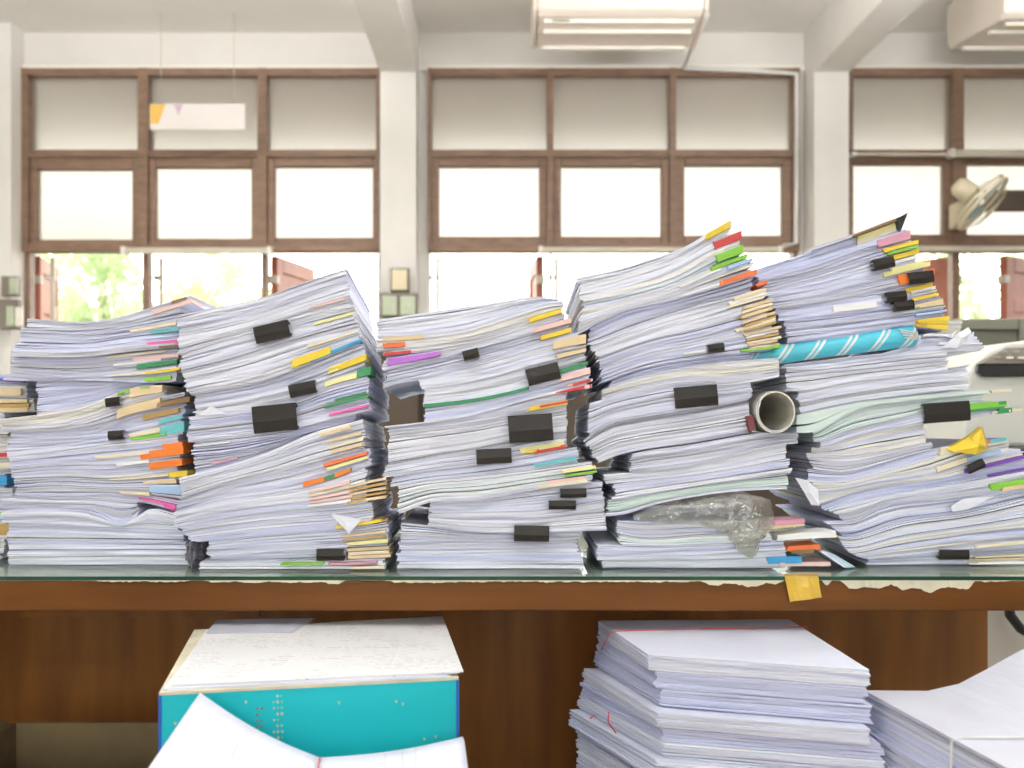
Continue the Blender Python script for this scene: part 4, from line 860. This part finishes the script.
# turquoise wrapped package between the bundles
a = s.pt(745, 359, 0); b = s.pt(918, 335, 0); d = b - a
o = empty('wrapped_roll', a, 'turquoise gift-wrapped roll with white diagonal stripes in the rightmost stack', 'gift roll')
ang = math.atan2(d.z, d.x); o.rotation_euler = (0, -ang, 0); L = d.length; r_ = 9.6 * s.Y0 / F
bm = bmesh.new(); tube(bm, [(0, .012, 0), (.004, .012, 0), (L * .5, .012, 0), (L - .03, .012, 0), (L - .004, .012, 0), (L, .012, 0)], [r_ * .8, r_, r_, r_ * 1.12, r_ * 1.15, r_ * 1.0], 22); link('wrapping', bm, M['wrap'], o)
bm = bmesh.new()
for k in range(4): tube(bm, [(L - .026 + k * .002, -.003, .011 - k * .004), (L - .004 + k*.001, -.0035, .003 - k * .003)], .0011, 5)
link('folded_end', bm, M['signw'], o)

loose_page(s, [(944, 347), (958, 334), (970, 327), (972, 332), (966, 342), (958, 348)], 'curled white page rising at the right end above the office machine', dy=.004)
loose_page(s, [(955, 350), (968, 338), (977, 331), (975, 342), (968, 350)], 'second curled page corner beside the taller one, rightmost stack', 'w1', dy=.008)
loose_page(s, [(944, 336), (952, 334), (957, 331), (952, 338)], 'tiny white page tip just right of the yellow sheets, rightmost stack', dy=.002)
loose_page(s, [(948, 506), (960, 498), (990, 496), (965, 508), (950, 511)], 'creased white page flap low at the right of the rightmost stack', dy=-.008)
loose_page(s, [(795, 478), (806, 480), (818, 490), (818, 505), (811, 505), (803, 492)], 'white page edge curling down at the left of the rightmost stack', dy=-.002)
# amber plastic folder corner
o = empty('amber_folder', s.pt(965, 445, -.008), 'amber translucent folder corner above the cream tag, rightmost stack', 'folder')
q = [s.pt(*t) - o.location for t in ((946, 449, -.004), (966, 437, -.009), (981, 427, -.004), (984, 448, -.012), (971, 454, -.016), (950, 451.5, -.010))]
c0 = s.pt(970, 446, -.022) - o.location
bm = bmesh.new(); cv = bm.verts.new(c0); vs = [bm.verts.new(v) for v in q]
for k in range(6): bm.faces.new((cv, vs[k], vs[(k+1) % 6]))
bv = [bm.verts.new(v + Vector((0, .012, 0))) for v in q]
for k in range(6): bm.faces.new((vs[k], bv[k], bv[(k+1) % 6], vs[(k+1) % 6]))
bm.faces.new(bv); bmesh.ops.recalc_face_normals(bm, faces=bm.faces); link('film', bm, TM['yellow'], o)
o2 = bmesh.new(); q = [s.pt(*t) - o.location for t in ((966, 437, -.0095), (981, 427, -.0045), (984, 447, -.0125), (974, 446, -.0225))]
o2.faces.new([o2.verts.new(v + Vector((0, -.0006, 0))) for v in q]); link('brown_pocket', o2, TM['dtan'], o)

# crumpled grey plastic between the first two stacks
o0 = P(197, 569.5, 1.345); bm = bmesh.new(); bmesh.ops.create_icosphere(bm, subdivisions=4, radius=1)
for v in bm.verts:
    nz = 1 + .35 * noise.noise(v.co * 2.3) + .2 * noise.noise(v.co * 6)
    v.co = Vector((v.co.x * .0115 * nz, v.co.y * .03 * nz, (v.co.z * nz + 1.15) * .024))
o = link('crumpled_plastic', bm, mat('grey_crumpled_film', (.22, .21, .24), .3, .3, 60, .6, 90), None, smooth=False); o.location = o0
tag(o, 'crumpled grey plastic wad in the gap between the two left stacks', 'plastic')

# ------------------------------------------------------------------ below the desktop
SH = .30
K = .845                                  # the things below stand partly in front of the desktop
def hz(z): return 1 - (1 - z) * K
def sheetpile(name, corners, z0, z1, label, cat, group, pal='121', seed=0, th=.0026, jag=.0025, sag=0, parts=None, bend=None):
    """loose sheets over a four-cornered footprint (FL, FR, BR, BL), slightly misaligned"""
    R = random.Random(seed); c0 = sum((Vector((a, b, 0)) for a, b in corners), Vector()) / 4; c0.z = z0
    bm = bmesh.new(); n = max(2, round((z1 - z0) / th)); keys = sorted(set(pal)); NX, NY = 10, 5
    ox = oy = 0
    for k in range(n):
        a = z0 + (z1 - z0) * k / n; b = z0 + (z1 - z0) * (k + R.uniform(.72, .97)) / n
        if k == n - 1: b = z1
        ox = ox * .6 + R.gauss(0, jag) * .7; oy = oy * .6 + R.gauss(0, jag) * .7; j = [Vector((R.gauss(0, jag * .5), R.gauss(0, jag * .5), 0)) for _ in range(4)]
        cs = [Vector((p[0] + ox, p[1] + oy, 0)) + j[i] for i, p in enumerate(corners)]
        ph = R.uniform(0, 6)
        def g(u, v, z):
            p = (cs[0] * (1-u) + cs[1] * u) * (1-v) + (cs[3] * (1-u) + cs[2] * u) * v
            f = (z - z0) / (z1 - z0)
            zz = z + (bend(u, v) * f if bend else 0) + sag * f * (-math.sin(PI * u))
            return Vector((p.x, p.y + .0008 * math.sin(ph + u * 11), zz)) - c0
        T = [[bm.verts.new(g(i / NX, jn / NY, b)) for i in range(NX + 1)] for jn in range(NY + 1)]
        Bt = [[bm.verts.new(g(i / NX, jn / NY, a)) for i in range(NX + 1)] for jn in range(NY + 1)]
        mi = keys.index(R.choice(pal))
        F_ = []
        for jn in range(NY):
            for i in range(NX):
                if k == n - 1: F_.append((T[jn][i], T[jn][i+1], T[jn+1][i+1], T[jn+1][i]))
                elif jn in (0, NY - 1) or i in (0, NX - 1): F_.append((T[jn][i], T[jn][i+1], T[jn+1][i+1], T[jn+1][i]))
                if k == 0: F_.append((Bt[jn][i], Bt[jn+1][i], Bt[jn+1][i+1], Bt[jn][i+1]))
        for i in range(NX):
            F_ += [(Bt[0][i], Bt[0][i+1], T[0][i+1], T[0][i]), (T[NY][i], T[NY][i+1], Bt[NY][i+1], Bt[NY][i])]
        for jn in range(NY):
            F_ += [(T[jn][0], T[jn+1][0], Bt[jn+1][0], Bt[jn][0]), (Bt[jn][NX], Bt[jn+1][NX], T[jn+1][NX], T[jn][NX])]
        for f in F_: bm.faces.new(f).material_index = mi
    mats = [M['w' + c] if c.isdigit() else M['print'] for c in keys]
    if parts:
        r = empty(name, c0, label, cat, group); link('sheets', bm, mats, r); parts(r, c0); return r
    o = link(name, bm, mats); o.location = c0; return tag(o, label, cat, group)

# tied pile in the middle of the shelf: bundles from the shelf up
zs = [SH] + [hz(z) for z in (.36, .452, .484, .510, .530, .551, .572, .598, .622, .645)]
lab = ['lowest hidden bundle of the tied pile under the desk', 'bundle just above the lowest one in the tied pile under the desk', 'bundle pushed forward near the bottom of the tied pile under the desk',
       'grey-blue bundle shifted left, low in the tied pile under the desk', 'left-leaning bundle with a red string loop in the tied pile under the desk', 'bundle with a dark gap above it in the tied pile under the desk',
       'pale bundle with open sheets in the middle of the tied pile under the desk', 'bluish tight bundle in the tied pile under the desk', 'bluish bundle third from the top of the tied pile under the desk',
       'bundle just under the top one of the tied pile under the desk', 'top white bundle tied with red string under the desk']
base = [(.212, 1.35), (.487, 1.272), (.474, 1.575), (.163, 1.565)]
R = random.Random(5)
for k in range(len(zs) - 1):
    up = (k + 1) / 10; dn = 1 - up
    dx = R.uniform(-.009, .007) + (.012 if k in (7, 8) else 0); dyy = R.uniform(-.004, .006) + (.010 if k in (7, 8, 5) else 0)
    cs = [(base[0][0] + .012 * dn + dx, base[0][1] - .05 * dn + dyy), (base[1][0] + .006 * dn + dx + (-.008 if 6 <= k <= 8 else .004), base[1][1] - .025 * dn + dyy),
          (base[2][0] + dx, base[2][1]), (base[3][0] - .045 * min(1, dn * 2.2) + dx, base[3][1] - .05 * dn)]
    prt = None
    if k == 9:
        def prt(r, c0):
            bm = bmesh.new(); z = hz(.645) + .0006 - c0.z
            pts = [Vector((.155, 1.49, -.030)), Vector((.166, 1.486, -.008)), Vector((.176, 1.485, .0006)), Vector((.30, 1.497, .0008)), Vector((.478, 1.512, .0008)), Vector((.486, 1.512, -.02))]
            tube(bm, [Vector((p.x * K - c0.x, p.y * K - c0.y, z + p.z * K)) for p in pts], .0006, 6); q = link('string', bm, M['redthread'], r); q['label'] = 'thin red string'
    cs = [(a * K, b * K) for a, b in cs]
    sheetpile('tied_bundle', cs, zs[k] + .0004, zs[k+1] - .0004, lab[k], 'paper bundle', 'tied paper bundles in the pile under the desk', pal='12' if k > 8 else ('333' if k in (7, 8, 5) else '121'), seed=k, th=.0021, jag=.0016 if k < 9 else .0012, parts=prt)
for i, pts in enumerate(([(613, 686), (616, 692), (614, 700), (617, 711)], [(590, 719), (594, 715), (601, 719)], [(609, 712), (608, 722), (616, 733)])):
    bm = bmesh.new(); V = [P(x, y, ([1.475, 1.49, 1.42][i] + .002 * j) * K) for j, (x, y) in enumerate(pts)]; o0 = V[0].copy()
    tube(bm, [v - o0 for v in V], .0009, 6); o = link('string_loop', bm, M['redthread']); o.location = o0
    tag(o, ['red string loop on the left side of the tied pile', 'short red string end at the left foot of the tied pile', 'lower curl of red string on the side of the tied pile'][i], 'string')

# pile at the right with a curled top
def bendR(u, v):
    t = min(1, max(0, (u - .20) / .42)); return .062 * t * t * (3 - 2 * t) * (.06 + .94 * v ** 1.6)
rc = [(.556, 1.05), (.95, 1.06), (.93, 1.33), (.503, 1.345)]
zz = [SH] + [hz(z) for z in (.455, .49, .52, .548, .574, .600)]
lb = ['lowest bundle of the curled pile at the right under the desk', 'bundle second from the shelf in the curled pile at the right', 'bluish bundle halfway up the curled pile at the right',
      'bundle third from the top of the curled pile at the right', 'bundle just under the string-tied top of the curled pile at the right', 'top bundle with a raised curled corner tied with white string at the right']
for k in range(6):
    prt = None; dn = (5 - k) * .004
    cs = [((a - dn) * K, (b + R.uniform(-.003, .003)) * K) for a, b in rc]
    if k == 5:
        def prt(r, c0):
            bm = bmesh.new(); pts = []
            xs = [.545 + .39 * i / 12 for i in range(13)]
            for x in xs:
                u = (x - .54) / .40; v = .32; pts.append(Vector((x * K - c0.x, 1.145 * K - c0.y, hz(.600) + .0012 - c0.z + bendR(u, v))))
            pts = [Vector((.532 * K - c0.x, 1.145 * K - c0.y, -.10)), Vector((.533 * K - c0.x, 1.145 * K - c0.y, hz(.600) - c0.z - .002))] + pts
            tube(bm, pts, .0013, 6); q = link('string', bm, M['wire'], r); q['label'] = 'white string'
    sheetpile('curled_bundle', cs, zz[k] + .0004, zz[k+1] - .0004, lb[k], 'paper bundle', 'paper bundles of the curled pile at the right under the desk', pal='133' if k < 5 else '15', seed=40 + k, th=.0024, jag=.002, bend=(lambda u, v, k=k: bendR(u, v) if k == 5 else 0), parts=prt)

# turquoise box with printed lists on top
FL, FR = Vector((-.410, 1.170, 0)) * K, Vector((-.054, 1.235, 0)) * K
du = (FR - FL).normalized(); dv = Vector((-du.y, du.x, 0)); BW = (FR - FL).length; BD = .275; BH = hz(.645) - SH
tb = empty('storage_box', (FL.x, FL.y, SH), 'turquoise cardboard storage box with blue sides under the desk', 'box', None, (0, 0, math.atan2(du.y, du.x)))
bm = bmesh.new(); box(bm, (0, 0, 0), (BW, .003, BH - .001)); link('front_panel', bm, M['teal_card'], tb)
for x in (0, BW - .003): 
    bm = bmesh.new(); box(bm, (x, .0031, 0), (x + .003, BD, BH - .001)); link('side_panel', bm, M['bluebox'], tb)
bm = bmesh.new(); box(bm, (.0031, BD - .003, 0), (BW - .0031, BD, BH - .001)); link('back_panel', bm, M['bluebox'], tb)
bm = bmesh.new(); box(bm, (-.001, -.001, BH - .0009), (BW + .001, BD, BH + .002)); link('lid', bm, M['residue'], tb)
bm = bmesh.new(); box(bm, (-.0015, -.0015, 0), (.0015, .004, BH - .001)); box(bm, (BW - .0015, -.0015, 0), (BW + .0015, .004, BH - .001)); link('corner_edge', bm, M['bluebox'], tb)
R = random.Random(3)
for grp, (x0, wd, cols) in enumerate(((.113, .012, 3), (.096, .010, 2))):
    bm = bmesh.new()
    for r_ in range(13 if grp == 0 else 5):
        for c_ in range(cols):
            if R.random() < .25: continue
            x = x0 + c_ * wd / cols + R.uniform(-.0006, .0006); z = BH - .008 - r_ * .0062 - (.012 if grp else 0); a = R.uniform(.0007, .0018)
            vs = [bm.verts.new((x - a, -.0006, z)), bm.verts.new((x, -.0006, z - a * 1.3)), bm.verts.new((x + a, -.0006, z)), bm.verts.new((x, -.0006, z + a * 1.3))]; bm.faces.new(vs)
    link('scuff_mark', bm, M['residue'] if grp == 0 else M['carton'], tb)
bm = bmesh.new()
for (x, z) in ((.24, .02), (.247, .023), (.085, .012), (.27, .062), (.282, .060), (.015, .03), (.18, .018)):
    a = .0013; bm.faces.new([bm.verts.new(q) for q in ((x - a, -.0006, BH - z), (x, -.0006, BH - z - 2*a), (x + a, -.0006, BH - z), (x, -.0006, BH - z + a))])
link('chip', bm, M['residue'], tb)
def onbox(x, y): p = FL + du * x + dv * y; return (p.x, p.y)
sheetpile('printed_list', [onbox(.004, .004), onbox(BW - .008, -.001), onbox(BW + .005, .25), onbox(.021, .265)], hz(.645) + .0022, hz(.645) + .0044, 'grey-white printed list lying lowest on the turquoise box', 'paper sheet', 'printed lists on the turquoise box', pal='14', seed=71, th=.0012, jag=.003)
sheetpile('printed_list', [onbox(.010, .008), onbox(BW + .006, .004), onbox(BW + .018, .275), onbox(.018, .255)], hz(.645) + .0046, hz(.645) + .0070, 'top printed list with faint rows of print on the turquoise box', 'paper sheet', 'printed lists on the turquoise box', pal='p', seed=72, th=.0012, jag=.0015)
sheetpile('loose_sheet', [onbox(.025, .225), onbox(.13, .21), onbox(.155, .288), onbox(.03, .30)], hz(.645) + .0073, hz(.645) + .0082, 'loose sheet with shade put into its mauve-grey colour, at the back of the turquoise box', 'paper sheet', None, pal='5', seed=73, th=.0012)  # darker paper colour stands in for the shade under the desktop

# papers in front of the box
sheetpile('paper_bundle', [(-.40 * K, .93 * K), (-.045 * K, .95 * K), (-.045 * K, 1.150 * K), (-.375 * K, 1.125 * K)], SH, hz(.556), 'white pile beneath the opened document before the turquoise box', 'paper bundle', None, pal='12', seed=80, jag=.0015)
dc = empty('opened_document', (-.21 * K, 1.03 * K, hz(.56)), 'opened white document with a red fold line in front of the turquoise box', 'document')
def leaf(name, c00, c10, c11, c01, bulge, m):
    """c00 near-left, c10 near-right, c11 far-right, c01 far-left"""
    bm = bmesh.new(); N1 = 14; T = []; B = []; off = Vector(dc.location)
    for i in range(N1 + 1):
        u = i / N1; a = []; b = []
        for j in range(9):
            v = j / 8; p = (c00 * (1-u) + c10 * u) * (1-v) + (c01 * (1-u) + c11 * u) * v
            p = p + Vector((0, 0, bulge * math.sin(PI * u)))
            a.append(bm.verts.new(p - off)); b.append(bm.verts.new(p - off - Vector((0, 0, .0012))))
        T.append(a); B.append(b)
    for i in range(N1):
        for j in range(8):
            bm.faces.new((T[i][j], T[i+1][j], T[i+1][j+1], T[i][j+1])).smooth = True; bm.faces.new((B[i][j], B[i][j+1], B[i+1][j+1], B[i+1][j])).smooth = True
        bm.faces.new((T[i][8], T[i+1][8], B[i+1][8], B[i][8])); bm.faces.new((T[i][0], B[i][0], B[i+1][0], T[i+1][0]))
    for j in range(8):
        bm.faces.new((T[0][j], T[0][j+1], B[0][j+1], B[0][j])); bm.faces.new((T[N1][j], B[N1][j], B[N1][j+1], T[N1][j+1]))
    bmesh.ops.recalc_face_normals(bm, faces=bm.faces); return link(name, bm, m, dc)
VF = P(320, 757.5, 1.12 * K); VN = Vector((-.190 * K, .93 * K, hz(.560)))
leaf('left_page', P(118, 812, .98 * K), VN, VF, P(200, 692.5, 1.135 * K), -.006, M['w1'])
leaf('right_page', VN, Vector((-.025 * K, .95 * K, hz(.575))), P(463, 736.5, 1.16 * K), VF, -.004, M['w1'])
leaf('under_page', VN + Vector((0, 0, -.0035)), Vector((-.022 * K, .95 * K, hz(.570))), P(464, 739, 1.16 * K), VF + Vector((0, 0, -.0035)), -.004, M['w1'])
bm = bmesh.new(); off = Vector(dc.location); tube(bm, [VF - off + Vector((0, 0, .0006)), (VF + VN) / 2 - off + Vector((0, 0, .0006)), VN - off + Vector((0, 0, .0006))], .0006, 5); q = link('fold_line', bm, M['redthread'], dc); q['label'] = 'red fold line'
def online(u0, v0, u1, v1, c):
    c00, c10, c11, c01, bl = c
    def g(u, v): return (c00 * (1-u) + c10 * u) * (1-v) + (c01 * (1-u) + c11 * u) * v + Vector((0, 0, bl * math.sin(PI * u) + .0003))
    bm = bmesh.new(); tube(bm, [g(u0 + (u1 - u0) * t / 6, v0 + (v1 - v0) * t / 6) - off for t in range(7)], .0004, 4); link('ruled_line', bm, M['w5'], dc)
LP = (P(118, 812, .98 * K), VN, VF, P(200, 692.5, 1.135 * K), -.006); RP = (VN, Vector((-.025 * K, .95 * K, hz(.575))), P(463, 736.5, 1.16 * K), VF, -.004)
online(.40, .80, .46, .1, LP)
for u in (.45, .57, .66): online(u, .98, u, .3, RP)

# open carton at the left
ct = empty('cardboard_box', (-.52, 1.05, SH), 'open brown cardboard box at the lower left under the desk', 'box')
x0, x1, y0, y1, H = -.77, -.36, 1.35, 1.54, 1 - 322 / 970 * 1.54 - SH
def cb(nm, lo, hi, b=0):
    bm = bmesh.new(); box(bm, (lo[0] + .52, lo[1] - 1.05, lo[2]), (hi[0] + .52, hi[1] - 1.05, hi[2])); return link(nm, bm, M['carton'], ct)
cb('box_bottom', (x0, y0, 0), (x1, y1, .004)); cb('box_wall', (x0, y1 - .004, .004), (x1, y1, H)); cb('box_wall', (x0, y0, .004), (x1, y0 + .004, H - .01))
cb('box_wall', (x0, y0 + .004, .004), (x0 + .004, y1 - .004, H)); cb('box_wall', (x1 - .004, y0 + .004, .004), (x1, y1 - .004, H))
bm = bmesh.new(); box(bm, (-.09, 0, 0), (0, .16, .003)); o = link('box_flap', bm, M['carton'], ct); o.location = (x0 + .52, y0 + .02 - 1.05, H - .002); o.rotation_euler = (0, math.radians(18), 0)

# ------------------------------------------------------------------ right background: cabinet, printer, grey case
cbn = empty('filing_cabinet', (1.40, 2.2, 0), 'pale beige cabinet behind the right end of the desk', 'cabinet')
def kb(nm, lo, hi, m, bevel=.004):
    bm = bmesh.new(); o_ = Vector((1.40, 2.2, 0)); box(bm, Vector(lo) - o_, Vector(hi) - o_); return link(nm, bm, m, cbn, bevel=bevel)
kb('cabinet_body', (.93, 1.93, .02), (1.9, 3.0, .885), M['beige']); kb('cabinet_top', (.92, 1.92, .886), (1.91, 3.01, .905), M['dgrey'])
dr = kb('cabinet_door', (1.30, 1.915, .06), (1.62, 1.929, .86), M['beige']); h = boxo('handle', (1.34 - 1.40, 1.895 - 2.2, .5), (1.36 - 1.40, 1.914 - 2.2, .6), M['steel'], dr)
kb('kick_plate', (.95, 1.95, 0), (1.88, 2.98, .019), M['dgrey'], 0)
bm = bmesh.new(); V = [P(1008, 600, 1.89), P(1010, 615, 1.89), P(1020, 628, 1.89), P(1040, 640, 1.89), P(1080, 642, 1.89)]; o0 = V[0].copy(); tube(bm, [v - o0 for v in V], .010, 8); o = link('black_cable', bm, M['blackpl']); o.location = o0
tag(o, 'thick black cable before the pale cabinet at the right edge', 'cable')

pr = empty('printer', (1.22, 2.1, .905), 'pale beige office machine with a dark sloping key panel at the right edge', 'office machine')
def prp(x, y, Y): return P(x, y, Y) - Vector(pr.location)
bm = bmesh.new()      # body: side profile in x-z swept in depth
prof = [P(960, 440, 1.97), P(968, 372, 1.97), P(976, 362, 1.97), P(990, 350, 1.97), P(1008, 343, 1.97), P(1030, 340, 1.97), P(1100, 340, 1.97), P(1100, 440, 1.97)]
prof = [Vector((p.x - 1.22, p.y - 2.1, max(.0, p.z - .905))) for p in prof]; prof[0].z = prof[-1].z = .0
A = [bm.verts.new(p) for p in prof]; B = [bm.verts.new(p + Vector((.02, .34, 0))) for p in prof]
bm.faces.new(A); bm.faces.new(list(reversed(B)))
for i in range(8): bm.faces.new((A[i], B[i], B[(i+1) % 8], A[(i+1) % 8]))
bmesh.ops.recalc_face_normals(bm, faces=bm.faces); link('casing', bm, M['beige'], pr, bevel=.008)
bm = bmesh.new(); q = [prp(979, 364, 1.955), prp(1100, 364, 1.955), prp(1100, 376, 1.955), prp(984, 377, 1.955), prp(978, 372, 1.955)]
f = [bm.verts.new(v) for v in q]; b = [bm.verts.new(v + Vector((0, .012, 0))) for v in q]; bm.faces.new(f); bm.faces.new(list(reversed(b)))
for k in range(5): bm.faces.new((f[k], b[k], b[(k+1) % 5], f[(k+1) % 5]))
bmesh.ops.recalc_face_normals(bm, faces=bm.faces); pn = link('front_lip', bm, M['blackpl'], pr, bevel=.001)
bm = bmesh.new(); q = [prp(980, 363.5, 1.953), prp(1100, 363.5, 1.953), prp(1100, 346, 1.968), prp(1006, 348, 1.968)]
f = [bm.verts.new(v) for v in q]; b = [bm.verts.new(v + Vector((0, .02, 0))) for v in q]; bm.faces.new(f); bm.faces.new(list(reversed(b)))
for k in range(4): bm.faces.new((f[k], b[k], b[(k+1) % 4], f[(k+1) % 4]))
bmesh.ops.recalc_face_normals(bm, faces=bm.faces); kp = link('key_panel', bm, M['swback'], pr)
for r_ in range(2):
    for c_ in range(4):
        p = prp(995 + c_ * 12 + r_ * 6, 359 - r_ * 6, 1.948 + r_ * .005); bm = bmesh.new(); box(bm, (p.x, p.y, p.z), (p.x + .014, p.y + .006, p.z + .005)); link('key', bm, M['aclip'] if (r_ == 0 and c_ > 0) else M['keys'], kp, bevel=.001)

gc = empty('equipment_case', (P(945, 0, 2.6).x, 2.6, .905), 'olive grey metal case with a recessed front behind the rightmost stack', 'case', None, (0, 0, math.radians(-6)))
W, H, D = .21, Zw(319, 2.6) - .905, .35
bm = bmesh.new()
for lo, hi in (((0, 0, 0), (.02, D, H)), ((W - .02, 0, 0), (W, D, H)), ((.02, 0, H - .03), (W - .02, D, H)), ((.02, 0, 0), (W - .02, D, .03))): box(bm, lo, hi)
link('case_shell', bm, M['grey'], gc, bevel=.004)
bm = bmesh.new(); box(bm, (.02, .015, .03), (W - .02, .03, H - .03)); link('recessed_panel', bm, M['grey'], gc)
bm = bmesh.new(); box(bm, (W + .001, .0, 0), (W + .32, D, H - .004)); link('dark_side_unit', bm, M['dgrey'], gc, bevel=.004)
sheetpile('beige_folder_pile', [(P(925, 0, 2.45).x, 2.45), (P(962, 0, 2.45).x, 2.45), (P(955, 0, 2.45).x, 2.56), (P(925, 0, 2.45).x, 2.56)], .905, Zw(321, 2.45), 'small beige folder pile beside the olive grey case', 'folder pile', None, pal='45', seed=90, th=.006)
